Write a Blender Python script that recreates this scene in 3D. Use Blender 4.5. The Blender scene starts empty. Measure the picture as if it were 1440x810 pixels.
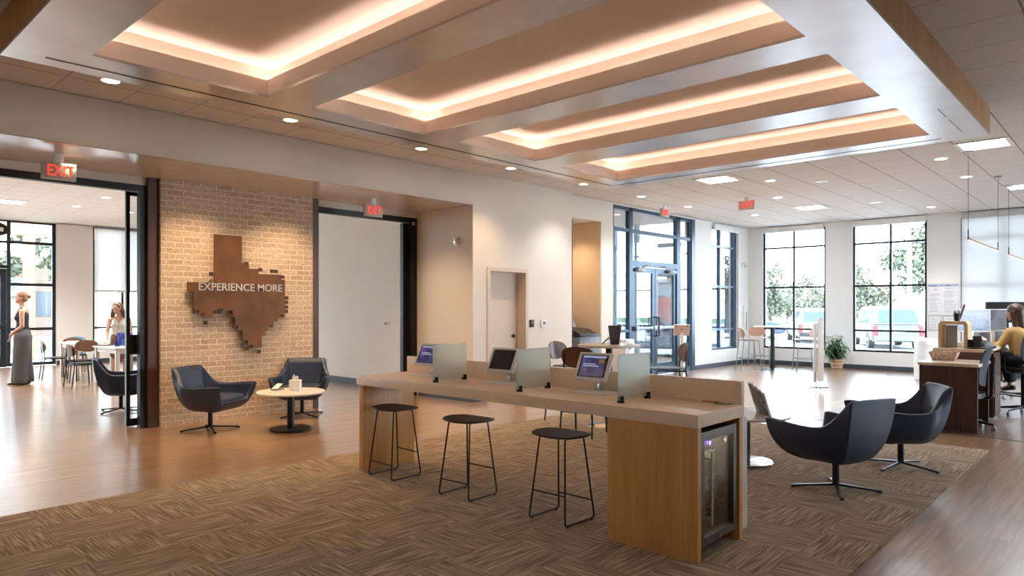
import bpy, bmesh, math, random
from mathutils import Vector, Matrix
random.seed(7)
PI = math.pi
R = math.radians
SC = bpy.context.scene
COL = SC.collection

# ------------------------------------------------------------------ materials
def new_mat(name):
    m = bpy.data.materials.new(name); m.use_nodes = True
    nt = m.node_tree
    for n in list(nt.nodes): nt.nodes.remove(n)
    out = nt.nodes.new('ShaderNodeOutputMaterial')
    return m, nt, out
def nd(nt, t, **kw):
    n = nt.nodes.new(t)
    for k, v in kw.items():
        if k in n.inputs.keys(): n.inputs[k].default_value = v
        else: setattr(n, k, v)
    return n
def c4(c): return (c[0], c[1], c[2], 1.0)
def objvec(nt, scale=(1, 1, 1), rot=(0, 0, 0)):
    tc = nd(nt, 'ShaderNodeTexCoord'); mp = nd(nt, 'ShaderNodeMapping')
    mp.inputs['Scale'].default_value = scale; mp.inputs['Rotation'].default_value = rot
    nt.links.new(tc.outputs['Object'], mp.inputs['Vector'])
    return mp.outputs['Vector']
def plain(name, col, rough=.5, metal=0., var=.06, nscale=6., bump=0., bscale=60., spec=.5, coat=0.):
    m, nt, out = new_mat(name)
    p = nd(nt, 'ShaderNodeBsdfPrincipled'); p.inputs['Roughness'].default_value = rough
    p.inputs['Metallic'].default_value = metal; p.inputs['Specular IOR Level'].default_value = spec
    p.inputs['Coat Weight'].default_value = coat
    v = objvec(nt)
    n = nd(nt, 'ShaderNodeTexNoise'); n.inputs['Scale'].default_value = nscale; n.inputs['Detail'].default_value = 3
    nt.links.new(v, n.inputs['Vector'])
    r = nd(nt, 'ShaderNodeValToRGB')
    r.color_ramp.elements[0].position = .3; r.color_ramp.elements[1].position = .7
    r.color_ramp.elements[0].color = c4([c * (1 - var) for c in col]); r.color_ramp.elements[1].color = c4([min(1, c * (1 + var)) for c in col])
    nt.links.new(n.outputs['Fac'], r.inputs['Fac']); nt.links.new(r.outputs['Color'], p.inputs['Base Color'])
    if bump:
        n2 = nd(nt, 'ShaderNodeTexNoise'); n2.inputs['Scale'].default_value = bscale; nt.links.new(v, n2.inputs['Vector'])
        b = nd(nt, 'ShaderNodeBump'); b.inputs['Strength'].default_value = bump; b.inputs['Distance'].default_value = .004
        nt.links.new(n2.outputs['Fac'], b.inputs['Height']); nt.links.new(b.outputs['Normal'], p.inputs['Normal'])
    nt.links.new(p.outputs['BSDF'], out.inputs['Surface'])
    return m
def wood(name, c1, c2, axis='z', rough=.4, fine=55., long=1.6, ring=.5):
    """streaky grain running along one object axis"""
    m, nt, out = new_mat(name)
    p = nd(nt, 'ShaderNodeBsdfPrincipled'); p.inputs['Roughness'].default_value = rough
    s = {'x': (long, fine, fine), 'y': (fine, long, fine), 'z': (fine, fine, long)}[axis]
    s2 = tuple(a * .12 if a == fine else a * .5 for a in s)
    n = nd(nt, 'ShaderNodeTexNoise'); n.inputs['Scale'].default_value = 1; n.inputs['Detail'].default_value = 4
    nt.links.new(objvec(nt, s), n.inputs['Vector'])
    n2 = nd(nt, 'ShaderNodeTexNoise'); n2.inputs['Scale'].default_value = 1; n2.inputs['Detail'].default_value = 2; n2.inputs['Distortion'].default_value = .6
    nt.links.new(objvec(nt, s2), n2.inputs['Vector'])
    mx = nd(nt, 'ShaderNodeMath', operation='ADD')
    m1 = nd(nt, 'ShaderNodeMath', operation='MULTIPLY'); m1.inputs[1].default_value = 1 - ring
    m2 = nd(nt, 'ShaderNodeMath', operation='MULTIPLY'); m2.inputs[1].default_value = ring
    nt.links.new(n.outputs['Fac'], m1.inputs[0]); nt.links.new(n2.outputs['Fac'], m2.inputs[0])
    nt.links.new(m1.outputs[0], mx.inputs[0]); nt.links.new(m2.outputs[0], mx.inputs[1])
    r = nd(nt, 'ShaderNodeValToRGB')
    r.color_ramp.elements[0].position = .34; r.color_ramp.elements[1].position = .66
    r.color_ramp.elements[0].color = c4(c1); r.color_ramp.elements[1].color = c4(c2)
    nt.links.new(mx.outputs[0], r.inputs['Fac']); nt.links.new(r.outputs['Color'], p.inputs['Base Color'])
    nt.links.new(p.outputs['BSDF'], out.inputs['Surface'])
    return m
def emis(name, col, strength):
    m, nt, out = new_mat(name)
    e = nd(nt, 'ShaderNodeEmission'); e.inputs['Color'].default_value = c4(col); e.inputs['Strength'].default_value = strength
    nt.links.new(e.outputs[0], out.inputs['Surface'])
    return m
def glass(name, tint=(1, 1, 1), refl=.9, rough=0.0):
    m, nt, out = new_mat(name)
    t = nd(nt, 'ShaderNodeBsdfTransparent'); t.inputs['Color'].default_value = c4(tint)
    g = nd(nt, 'ShaderNodeBsdfGlossy'); g.inputs['Roughness'].default_value = rough
    f = nd(nt, 'ShaderNodeFresnel'); f.inputs['IOR'].default_value = 1.45
    k = nd(nt, 'ShaderNodeMath', operation='MULTIPLY'); k.inputs[1].default_value = refl
    x = nd(nt, 'ShaderNodeMixShader')
    nt.links.new(f.outputs[0], k.inputs[0]); nt.links.new(k.outputs[0], x.inputs[0])
    nt.links.new(t.outputs[0], x.inputs[1]); nt.links.new(g.outputs[0], x.inputs[2])
    nt.links.new(x.outputs[0], out.inputs['Surface'])
    return m
def veil(name, col, trans, through, diff=.3):
    """woven shade / frosted sheet: part diffuse, part translucent, part see-through"""
    m, nt, out = new_mat(name)
    d = nd(nt, 'ShaderNodeBsdfDiffuse'); d.inputs['Color'].default_value = c4(col)
    t = nd(nt, 'ShaderNodeBsdfTranslucent'); t.inputs['Color'].default_value = c4(col)
    h = nd(nt, 'ShaderNodeBsdfTransparent'); h.inputs['Color'].default_value = c4(col)
    a = nd(nt, 'ShaderNodeMixShader'); a.inputs[0].default_value = trans
    b = nd(nt, 'ShaderNodeMixShader')
    n = nd(nt, 'ShaderNodeTexNoise'); n.inputs['Scale'].default_value = 900; nt.links.new(objvec(nt), n.inputs['Vector'])
    k = nd(nt, 'ShaderNodeMath', operation='MULTIPLY'); k.inputs[1].default_value = through * 2
    nt.links.new(n.outputs['Fac'], k.inputs[0]); nt.links.new(k.outputs[0], b.inputs[0])
    nt.links.new(d.outputs[0], a.inputs[1]); nt.links.new(t.outputs[0], a.inputs[2])
    nt.links.new(a.outputs[0], b.inputs[1]); nt.links.new(h.outputs[0], b.inputs[2])
    nt.links.new(b.outputs[0], out.inputs['Surface'])
    return m

def mat_floor(name, c1, c2, c3, rough=.3):
    m, nt, out = new_mat(name)
    p = nd(nt, 'ShaderNodeBsdfPrincipled')
    tc = nd(nt, 'ShaderNodeTexCoord')
    sx = nd(nt, 'ShaderNodeSeparateXYZ'); nt.links.new(tc.outputs['Object'], sx.inputs[0])
    cx = nd(nt, 'ShaderNodeCombineXYZ'); nt.links.new(sx.outputs['Y'], cx.inputs['X']); nt.links.new(sx.outputs['X'], cx.inputs['Y'])
    b = nd(nt, 'ShaderNodeTexBrick'); b.offset = .37; b.inputs['Scale'].default_value = 1
    b.inputs['Brick Width'].default_value = 1.22; b.inputs['Row Height'].default_value = .18
    b.inputs['Mortar Size'].default_value = .0012; b.inputs['Bias'].default_value = 0
    b.inputs['Color1'].default_value = (0, 0, 0, 1); b.inputs['Color2'].default_value = (1, 1, 1, 1); b.inputs['Mortar'].default_value = (.5, .5, .5, 1)
    nt.links.new(cx.outputs[0], b.inputs['Vector'])
    n = nd(nt, 'ShaderNodeTexNoise'); n.inputs['Scale'].default_value = 1; n.inputs['Detail'].default_value = 5
    mp = nd(nt, 'ShaderNodeMapping'); mp.inputs['Scale'].default_value = (24, 1.3, 1); nt.links.new(tc.outputs['Object'], mp.inputs['Vector'])
    ad = nd(nt, 'ShaderNodeVectorMath', operation='ADD'); nt.links.new(mp.outputs[0], ad.inputs[0]); nt.links.new(b.outputs['Color'], ad.inputs[1])
    nt.links.new(ad.outputs[0], n.inputs['Vector'])
    r = nd(nt, 'ShaderNodeValToRGB'); e = r.color_ramp.elements
    e[0].position = .36; e[0].color = c4(c1); e[1].position = .64; e[1].color = c4(c2)
    nt.links.new(n.outputs['Fac'], r.inputs['Fac'])
    mx = nd(nt, 'ShaderNodeMixRGB', blend_type='MIX'); mx.inputs[2].default_value = c4(c3)
    k = nd(nt, 'ShaderNodeMath', operation='MULTIPLY'); k.inputs[1].default_value = .4
    nt.links.new(b.outputs['Color'], k.inputs[0]); nt.links.new(k.outputs[0], mx.inputs[0]); nt.links.new(r.outputs['Color'], mx.inputs[1])
    m2 = nd(nt, 'ShaderNodeMixRGB', blend_type='MULTIPLY'); m2.inputs[2].default_value = (.55, .5, .45, 1)
    nt.links.new(b.outputs['Fac'], m2.inputs[0]); nt.links.new(mx.outputs[0], m2.inputs[1])
    nt.links.new(m2.outputs[0], p.inputs['Base Color'])
    rr = nd(nt, 'ShaderNodeMapRange'); rr.inputs['To Min'].default_value = rough - .05; rr.inputs['To Max'].default_value = rough + .08
    nt.links.new(n.outputs['Fac'], rr.inputs['Value']); nt.links.new(rr.outputs[0], p.inputs['Roughness'])
    p.inputs['Specular IOR Level'].default_value = .6; p.inputs['Coat Weight'].default_value = 1; p.inputs['Coat Roughness'].default_value = .2; p.inputs['Coat IOR'].default_value = 1.6
    nt.links.new(p.outputs[0], out.inputs['Surface'])
    return m

def mat_carpet(name, s, ox, oy, cols, fine=85.):
    """quarter-turned carpet tiles: streaks alternate direction from tile to tile (world metres, object at origin)"""
    m, nt, out = new_mat(name)
    p = nd(nt, 'ShaderNodeBsdfPrincipled'); p.inputs['Roughness'].default_value = .95; p.inputs['Specular IOR Level'].default_value = .15
    g = nd(nt, 'ShaderNodeNewGeometry'); sx = nd(nt, 'ShaderNodeSeparateXYZ'); nt.links.new(g.outputs['Position'], sx.inputs[0])
    def M(op, a, b=None):
        n = nd(nt, 'ShaderNodeMath', operation=op)
        for i, v in enumerate((a, b)):
            if v is None: continue
            if hasattr(v, 'node'): nt.links.new(v, n.inputs[i])
            else: n.inputs[i].default_value = v
        return n.outputs[0]
    X = sx.outputs['X']; Y = sx.outputs['Y']
    fx = M('FLOOR', M('DIVIDE', M('SUBTRACT', X, ox), s)); fy = M('FLOOR', M('DIVIDE', M('SUBTRACT', Y, oy), s))
    par = M('FLOORED_MODULO', M('ADD', fx, fy), 2.0)
    inv = M('SUBTRACT', 1.0, par)
    a = M('ADD', M('MULTIPLY', X, par), M('MULTIPLY', Y, inv))     # across
    l = M('ADD', M('MULTIPLY', Y, par), M('MULTIPLY', X, inv))     # along
    cv = nd(nt, 'ShaderNodeCombineXYZ')
    nt.links.new(M('MULTIPLY', a, fine), cv.inputs['X']); nt.links.new(M('MULTIPLY', l, 4.0), cv.inputs['Y'])
    nt.links.new(M('ADD', M('MULTIPLY', fx, 3.7), M('MULTIPLY', fy, 1.3)), cv.inputs['Z'])
    n = nd(nt, 'ShaderNodeTexNoise'); n.inputs['Scale'].default_value = 1; n.inputs['Detail'].default_value = 1.5
    nt.links.new(cv.outputs[0], n.inputs['Vector'])
    n3 = nd(nt, 'ShaderNodeTexNoise'); n3.inputs['Scale'].default_value = 230; n3.inputs['Detail'].default_value = 2
    nt.links.new(g.outputs['Position'], n3.inputs['Vector'])
    f = M('ADD', M('MULTIPLY', n.outputs['Fac'], .8), M('MULTIPLY', n3.outputs['Fac'], .2))
    r = nd(nt, 'ShaderNodeValToRGB'); e = r.color_ramp.elements
    e[0].position = .36; e[0].color = c4(cols[0]); e[1].position = .64; e[1].color = c4(cols[2])
    k = e.new(.5); k.color = c4(cols[1])
    nt.links.new(f, r.inputs['Fac']); nt.links.new(r.outputs['Color'], p.inputs['Base Color'])
    b = nd(nt, 'ShaderNodeBump'); b.inputs['Strength'].default_value = .35; b.inputs['Distance'].default_value = .004
    nt.links.new(f, b.inputs['Height']); nt.links.new(b.outputs['Normal'], p.inputs['Normal'])
    nt.links.new(p.outputs[0], out.inputs['Surface'])
    return m

def mat_brick(name, swap=True):
    m, nt, out = new_mat(name)
    p = nd(nt, 'ShaderNodeBsdfPrincipled'); p.inputs['Roughness'].default_value = .9
    g = nd(nt, 'ShaderNodeNewGeometry'); sx = nd(nt, 'ShaderNodeSeparateXYZ'); nt.links.new(g.outputs['Position'], sx.inputs[0])
    hz = nd(nt, 'ShaderNodeMath', operation='ADD'); nt.links.new(sx.outputs['X'], hz.inputs[0]); nt.links.new(sx.outputs['Y'], hz.inputs[1])
    cv = nd(nt, 'ShaderNodeCombineXYZ'); nt.links.new(hz.outputs[0], cv.inputs['X']); nt.links.new(sx.outputs['Z'], cv.inputs['Y'])
    wn = nd(nt, 'ShaderNodeTexNoise'); wn.inputs['Scale'].default_value = 9; wn.inputs['Detail'].default_value = 3
    nt.links.new(cv.outputs[0], wn.inputs['Vector'])
    wm = nd(nt, 'ShaderNodeVectorMath', operation='SCALE'); wm.inputs['Scale'].default_value = .018; nt.links.new(wn.outputs['Color'], wm.inputs[0])
    wa = nd(nt, 'ShaderNodeVectorMath', operation='ADD'); nt.links.new(cv.outputs[0], wa.inputs[0]); nt.links.new(wm.outputs[0], wa.inputs[1])
    b = nd(nt, 'ShaderNodeTexBrick'); b.inputs['Scale'].default_value = 1
    b.inputs['Brick Width'].default_value = .215; b.inputs['Row Height'].default_value = .074; b.inputs['Mortar Size'].default_value = .009
    b.inputs['Mortar Smooth'].default_value = .25
    b.inputs['Color1'].default_value = (.63, .49, .365, 1); b.inputs['Color2'].default_value = (.50, .375, .265, 1); b.inputs['Mortar'].default_value = (.74, .63, .50, 1)
    nt.links.new(wa.outputs[0], b.inputs['Vector'])
    n = nd(nt, 'ShaderNodeTexNoise'); n.inputs['Scale'].default_value = 26; n.inputs['Detail'].default_value = 6; nt.links.new(cv.outputs[0], n.inputs['Vector'])
    r = nd(nt, 'ShaderNodeValToRGB'); e = r.color_ramp.elements
    e[0].position = .3; e[0].color = (.8, .76, .7, 1); e[1].position = .6; e[1].color = (1, 1, 1, 1)
    d = e.new(.24); d.color = (.45, .38, .32, 1)
    nt.links.new(n.outputs['Fac'], r.inputs['Fac'])
    mx = nd(nt, 'ShaderNodeMixRGB', blend_type='MULTIPLY'); mx.inputs[0].default_value = 1
    nt.links.new(b.outputs['Color'], mx.inputs[1]); nt.links.new(r.outputs[0], mx.inputs[2]); nt.links.new(mx.outputs[0], p.inputs['Base Color'])
    h = nd(nt, 'ShaderNodeMath', operation='SUBTRACT'); nt.links.new(n.outputs['Fac'], h.inputs[0]); nt.links.new(b.outputs['Fac'], h.inputs[1])
    bp = nd(nt, 'ShaderNodeBump'); bp.inputs['Strength'].default_value = .75; bp.inputs['Distance'].default_value = .012
    nt.links.new(h.outputs[0], bp.inputs['Height']); nt.links.new(bp.outputs['Normal'], p.inputs['Normal'])
    nt.links.new(p.outputs[0], out.inputs['Surface'])
    return m

def mat_tiles(name, col, dark):
    """lay-in ceiling tiles, 0.61 m grid: strong lines along y, fainter ones across"""
    m, nt, out = new_mat(name)
    p = nd(nt, 'ShaderNodeBsdfPrincipled'); p.inputs['Roughness'].default_value = .85
    g = nd(nt, 'ShaderNodeNewGeometry'); sx = nd(nt, 'ShaderNodeSeparateXYZ'); nt.links.new(g.outputs['Position'], sx.inputs[0])
    def line(sock, off, w):
        a = nd(nt, 'ShaderNodeMath', operation='SUBTRACT'); nt.links.new(sock, a.inputs[0]); a.inputs[1].default_value = off
        b = nd(nt, 'ShaderNodeMath', operation='FLOORED_MODULO'); nt.links.new(a.outputs[0], b.inputs[0]); b.inputs[1].default_value = .6096
        c = nd(nt, 'ShaderNodeMath', operation='SUBTRACT'); nt.links.new(b.outputs[0], c.inputs[0]); c.inputs[1].default_value = .3048
        d = nd(nt, 'ShaderNodeMath', operation='ABSOLUTE'); nt.links.new(c.outputs[0], d.inputs[0])
        e = nd(nt, 'ShaderNodeMath', operation='GREATER_THAN'); nt.links.new(d.outputs[0], e.inputs[0]); e.inputs[1].default_value = .3048 - w
        return e.outputs[0]
    l1 = line(sx.outputs['X'], -1.27, .008); l2 = line(sx.outputs['Y'], 3.124, .005)
    n = nd(nt, 'ShaderNodeTexNoise'); n.inputs['Scale'].default_value = 70; n.inputs['Detail'].default_value = 4; nt.links.new(g.outputs['Position'], n.inputs['Vector'])
    r = nd(nt, 'ShaderNodeValToRGB'); e = r.color_ramp.elements
    e[0].position = .35; e[0].color = c4([c * .93 for c in col]); e[1].position = .6; e[1].color = c4(col)
    nt.links.new(n.outputs['Fac'], r.inputs['Fac'])
    k1 = nd(nt, 'ShaderNodeMath', operation='MULTIPLY'); k1.inputs[1].default_value = .85; nt.links.new(l1, k1.inputs[0])
    k2 = nd(nt, 'ShaderNodeMath', operation='MULTIPLY'); k2.inputs[1].default_value = .7; nt.links.new(l2, k2.inputs[0])
    mm = nd(nt, 'ShaderNodeMath', operation='MAXIMUM'); nt.links.new(k1.outputs[0], mm.inputs[0]); nt.links.new(k2.outputs[0], mm.inputs[1])
    mx = nd(nt, 'ShaderNodeMixRGB', blend_type='MIX'); mx.inputs[2].default_value = c4(dark)
    nt.links.new(mm.outputs[0], mx.inputs[0]); nt.links.new(r.outputs[0], mx.inputs[1]); nt.links.new(mx.outputs[0], p.inputs['Base Color'])
    nt.links.new(p.outputs[0], out.inputs['Surface'])
    return m

# ------------------------------------------------------------------ mesh builder
def fillet(pts, r, n=4, closed=False):
    P = [Vector(p) for p in pts]; out = []
    N = len(P)
    for i in range(N):
        if not closed and i in (0, N - 1): out.append(P[i]); continue
        a, b, c = P[i - 1], P[i], P[(i + 1) % N]
        d1 = (a - b); d2 = (c - b)
        k = min(r, d1.length * .45, d2.length * .45)
        p1 = b + d1.normalized() * k; p2 = b + d2.normalized() * k
        for j in range(n + 1):
            t = j / n
            out.append(p1 * (1 - t) ** 2 + b * 2 * t * (1 - t) + p2 * t * t)
    return out
def catmull(P, n=6, closed=True):
    P = [Vector(p) for p in P]; N = len(P); out = []
    for i in range(N if closed else N - 1):
        p0, p1, p2, p3 = P[(i - 1) % N], P[i], P[(i + 1) % N], P[(i + 2) % N]
        if not closed:
            p0 = P[max(i - 1, 0)]; p3 = P[min(i + 2, N - 1)]
        for j in range(n):
            t = j / n
            out.append(.5 * ((2 * p1) + (-p0 + p2) * t + (2 * p0 - 5 * p1 + 4 * p2 - p3) * t * t + (-p0 + 3 * p1 - 3 * p2 + p3) * t ** 3))
    if not closed: out.append(P[-1])
    return out

class MB:
    def __init__(s): s.bm = bmesh.new(); s.mi = 0
    def _tag(s, faces):
        for f in faces: f.material_index = s.mi
    def box(s, x0, y0, z0, x1, y1, z1, bev=0, M=None, seg=2):
        if x1 < x0: x0, x1 = x1, x0
        if y1 < y0: y0, y1 = y1, y0
        if z1 < z0: z0, z1 = z1, z0
        r = bmesh.ops.create_cube(s.bm, size=1)
        vs = r['verts']
        for v in vs:
            v.co = Vector(((x0 + x1) / 2 + v.co.x * (x1 - x0), (y0 + y1) / 2 + v.co.y * (y1 - y0), (z0 + z1) / 2 + v.co.z * (z1 - z0)))
        fs = set(f for v in vs for f in v.link_faces); s._tag(fs)
        if bev > 0:
            es = list(set(e for v in vs for e in v.link_edges))
            rr = bmesh.ops.bevel(s.bm, geom=es, offset=bev, segments=seg, affect='EDGES', profile=.6)
            vs = list(set(v for f in rr['faces'] for v in f.verts)); s._tag(rr['faces'])
        if M is not None:
            for v in vs: v.co = M @ v.co
        return s
    def cyl(s, p0, p1, r0, r1=None, seg=20, cap=True):
        r1 = r0 if r1 is None else r1
        p0, p1 = Vector(p0), Vector(p1); d = p1 - p0
        q = Vector((0, 0, 1)).rotation_difference(d.normalized())
        A = []; B = []
        for i in range(seg):
            a = 2 * PI * i / seg; o = Vector((math.cos(a), math.sin(a), 0))
            A.append(s.bm.verts.new(p0 + q @ (o * r0))); B.append(s.bm.verts.new(p1 + q @ (o * r1)))
        fs = [s.bm.faces.new((A[i], A[(i + 1) % seg], B[(i + 1) % seg], B[i])) for i in range(seg)]
        if cap: fs += [s.bm.faces.new(A[::-1]), s.bm.faces.new(B)]
        s._tag(fs); return s
    def lathe(s, prof, seg=32, c=(0, 0, 0), cap=True, sx=1., sy=1.):
        rings = []
        for r, z in prof:
            rings.append([s.bm.verts.new((c[0] + sx * r * math.cos(2 * PI * i / seg), c[1] + sy * r * math.sin(2 * PI * i / seg), c[2] + z)) for i in range(seg)])
        fs = []
        for a, b in zip(rings, rings[1:]):
            for i in range(seg): fs.append(s.bm.faces.new((a[i], a[(i + 1) % seg], b[(i + 1) % seg], b[i])))
        if cap: fs += [s.bm.faces.new(rings[0][::-1]), s.bm.faces.new(rings[-1])]
        s._tag(fs); return s
    def tube(s, pts, r, seg=8, closed=False):
        P = [Vector(p) for p in pts]; N = len(P); rings = []
        up = None
        for i in range(N):
            if closed: t = (P[(i + 1) % N] - P[i - 1]).normalized()
            else: t = (P[min(i + 1, N - 1)] - P[max(i - 1, 0)]).normalized()
            if up is None: up = t.orthogonal().normalized()
            up = (up - t * up.dot(t)).normalized(); w = t.cross(up)
            rr = r[i] if isinstance(r, (list, tuple)) else r
            rings.append([s.bm.verts.new(P[i] + (up * math.cos(2 * PI * k / seg) + w * math.sin(2 * PI * k / seg)) * rr) for k in range(seg)])
        fs = []
        for i in range(N if closed else N - 1):
            a, b = rings[i], rings[(i + 1) % N]
            for k in range(seg): fs.append(s.bm.faces.new((a[k], a[(k + 1) % seg], b[(k + 1) % seg], b[k])))
        if not closed: fs += [s.bm.faces.new(rings[0][::-1]), s.bm.faces.new(rings[-1])]
        s._tag(fs); return s
    def prism(s, poly, axis, a, b):
        """poly of 2d points in the plane normal to axis, extruded a..b"""
        def P(u, v, w):
            return {'x': (w, u, v), 'y': (u, w, v), 'z': (u, v, w)}[axis]
        A = [s.bm.verts.new(P(u, v, a)) for u, v in poly]; B = [s.bm.verts.new(P(u, v, b)) for u, v in poly]
        n = len(poly)
        fs = [s.bm.faces.new(A[::-1]), s.bm.faces.new(B)] + [s.bm.faces.new((A[i], A[(i + 1) % n], B[(i + 1) % n], B[i])) for i in range(n)]
        s._tag(fs); return s
    def grid(s, fn, nu, nv, closed_u=False):
        V = [[s.bm.verts.new(fn(i / (nu if closed_u else nu - 1), j / (nv - 1))) for j in range(nv)] for i in range(nu)]
        fs = []
        for i in range(nu if closed_u else nu - 1):
            for j in range(nv - 1):
                a, b = V[i], V[(i + 1) % nu]
                fs.append(s.bm.faces.new((a[j], b[j], b[j + 1], a[j + 1])))
        s._tag(fs); return V
    def slab(s, fn, nu, nv, th):
        """closed thin curved plate: fn(u,v) mid-surface, thickness th along its normal"""
        def n(u, v):
            e = 1e-3; a = Vector(fn(min(u + e, 1), v)) - Vector(fn(max(u - e, 0), v)); b = Vector(fn(u, min(v + e, 1))) - Vector(fn(u, max(v - e, 0)))
            return a.cross(b).normalized()
        V1 = s.grid(lambda u, v: Vector(fn(u, v)) + n(u, v) * th / 2, nu, nv)
        V2 = s.grid(lambda u, v: Vector(fn(u, v)) - n(u, v) * th / 2, nu, nv)
        loop = [(i, 0) for i in range(nu)] + [(nu - 1, j) for j in range(1, nv)] + [(i, nv - 1) for i in range(nu - 2, -1, -1)] + [(0, j) for j in range(nv - 2, 0, -1)]
        fs = []
        for k in range(len(loop)):
            a, b = loop[k], loop[(k + 1) % len(loop)]
            fs.append(s.bm.faces.new((V1[a[0]][a[1]], V1[b[0]][b[1]], V2[b[0]][b[1]], V2[a[0]][a[1]])))
        s._tag(fs); return s
    def sphere(s, c, r, sc=(1, 1, 1), u=16, v=10, M=None):
        rr = bmesh.ops.create_uvsphere(s.bm, u_segments=u, v_segments=v, radius=r)
        for w in rr['verts']:
            w.co = Vector((w.co.x * sc[0], w.co.y * sc[1], w.co.z * sc[2]))
            if M is not None: w.co = M @ w.co
            w.co += Vector(c)
        s._tag(set(f for w in rr['verts'] for f in w.link_faces)); return s
    def build(s, name, mat, parent=None, world=False, smooth=35, recenter=True):
        bm = s.bm
        bmesh.ops.recalc_face_normals(bm, faces=bm.faces)
        off = Vector((0, 0, 0))
        if parent is not None and world: off = absloc(parent)
        elif parent is None and recenter:
            xs = [v.co for v in bm.verts]
            lo = Vector([min(c[i] for c in xs) for i in range(3)]); hi = Vector([max(c[i] for c in xs) for i in range(3)])
            off = Vector(((lo.x + hi.x) / 2, (lo.y + hi.y) / 2, lo.z))
        if off.length:
            for v in bm.verts: v.co -= off
        me = bpy.data.meshes.new(name); bm.to_mesh(me); bm.free()
        for m in (mat if isinstance(mat, (list, tuple)) else [mat]): me.materials.append(m)
        if smooth:
            me.polygons.foreach_set('use_smooth', [True] * len(me.polygons))
            me.set_sharp_from_angle(angle=R(smooth))
        me.update()
        o = bpy.data.objects.new(name, me); COL.objects.link(o)
        if parent is not None: o.parent = parent
        elif recenter: o.location = off
        return o
def absloc(o):
    v = Vector((0, 0, 0))
    while o is not None: v += Vector(o.location); o = o.parent
    return v
def B(*a, **k): return MB().box(*a, **k)

def tag(o, label=None, cat=None, group=None, kind=None):
    if label: o['label'] = label
    if cat: o['category'] = cat
    if group: o['group'] = group
    if kind: o['kind'] = kind
    return o
def thing(name, loc, rz=0, label=None, cat=None, group=None, kind=None):
    o = bpy.data.objects.new(name, None); COL.objects.link(o)
    o.location = loc; o.rotation_euler = (0, 0, rz); o.empty_display_size = .1
    return tag(o, label, cat, group, kind)
def dup(root, loc, rz=None, label=None, group=None):
    def cp(o, parent):
        c = o.copy(); COL.objects.link(c); c.parent = parent
        for ch in list(o.children): cp(ch, c)
        return c
    r = cp(root, None); r.location = loc
    if rz is not None: r.rotation_euler = (0, 0, rz)
    if label: r['label'] = label
    if group: r['group'] = group
    return r
def text_mb(txt, size, depth, M, align='CENTER', font_bold=0.0):
    cu = bpy.data.curves.new('t', 'FONT'); cu.body = txt; cu.size = size; cu.extrude = depth / 2; cu.align_x = align; cu.align_y = 'CENTER'; cu.offset = font_bold
    cu.resolution_u = 3
    ob = bpy.data.objects.new('t', cu); COL.objects.link(ob)
    dg = bpy.context.evaluated_depsgraph_get(); me = bpy.data.meshes.new_from_object(ob.evaluated_get(dg))
    bpy.data.objects.remove(ob); bpy.data.curves.remove(cu)
    me.transform(M); mb = MB(); mb.bm.from_mesh(me); bpy.data.meshes.remove(me)
    return mb

# ------------------------------------------------------------------ palette
WALL = plain('painted_wall', (.72, .665, .59), .7, var=.015, nscale=2)
WALLW = plain('white_painted_wall', (.8, .8, .78), .7, var=.012, nscale=2)
TAN = plain('lamplit_tan_wall', (.62, .47, .32), .7, var=.02, nscale=2)  # warm downlight wash on the niche side, put into its colour
PINKW = plain('warm_white_cove_paint', (.80, .70, .62), .75, var=.01, nscale=2)
FASC = plain('beige_cove_fascia_paint', (.80, .68, .59), .6, var=.015, nscale=2)
FLOOR = mat_floor('wood_plank_floor', (.235, .122, .058), (.46, .27, .145), (.30, .165, .085), .3)
FLOOR2 = mat_floor('brown_plank_vinyl', (.16, .10, .07), (.27, .17, .11), (.2, .13, .09), .3)
CARPET = mat_carpet('taupe_carpet_tile', .5, -6.08, .3, ((.19, .135, .088), (.32, .235, .155), (.53, .41, .285)), 105)
TILES = mat_tiles('ceiling_tile', (.68, .655, .63), (.22, .19, .16))
TILESW = mat_tiles('white_ceiling_tile', (.9, .9, .9), (.5, .5, .5))
BRICK = mat_brick('smeared_brick')
DCOL = wood('dark_stained_wood', (.045, .018, .01), (.09, .035, .018), 'z', .45)
OAK = wood('oak_veneer', (.50, .225, .06), (.70, .36, .115), 'z', .4, fine=42, long=1.3, ring=.55)
OAKX = wood('oak_veneer_fascia', (.36, .18, .06), (.5, .27, .10), 'z', .45, fine=30)
TOP = plain('beige_laminate', (.88, .675, .48), .3, var=.03, nscale=30)
SOFF = plain('brushed_silver_panel', (.58, .57, .57), .3, metal=.7, var=.06, nscale=3)
BLACK = plain('black_metal', (.012, .012, .013), .4, metal=.3)
FRAME = plain('dark_bronze_frame', (.022, .03, .04), .35, metal=.5)
FRAMEB = plain('blue_grey_bloom_frame', (.045, .08, .125), .3, metal=.5)  # frame colour lightened to imitate bloom from the bright glass
BASEB = plain('charcoal_rubber_base', (.05, .06, .075), .5)
NAVY = plain('navy_leather', (.022, .036, .075), .42, bump=.15, bscale=240, var=.12)
WHITE = plain('white_plastic', (.82, .82, .8), .35)
WARMW = plain('warm_white_laminate', (.68, .63, .58), .28)
WHITEM = plain('white_powder_metal', (.78, .77, .75), .3)
GREYP = plain('grey_plastic', (.22, .24, .26), .45)
DARKP = plain('dark_plastic', (.015, .016, .018), .35)
STEELD = plain('dark_brushed_steel', (.17, .152, .135), .32, metal=.85, nscale=30)
COOLIN = plain('cooler_interior', (.16, .13, .11), .6)
STEEL = plain('brushed_steel', (.46, .44, .42), .3, metal=.9, nscale=30)
CHROME = plain('chrome', (.8, .8, .8), .12, metal=1)
WALNUT = wood('walnut_ply', (.10, .045, .022), (.19, .09, .045), 'x', .4)
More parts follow.
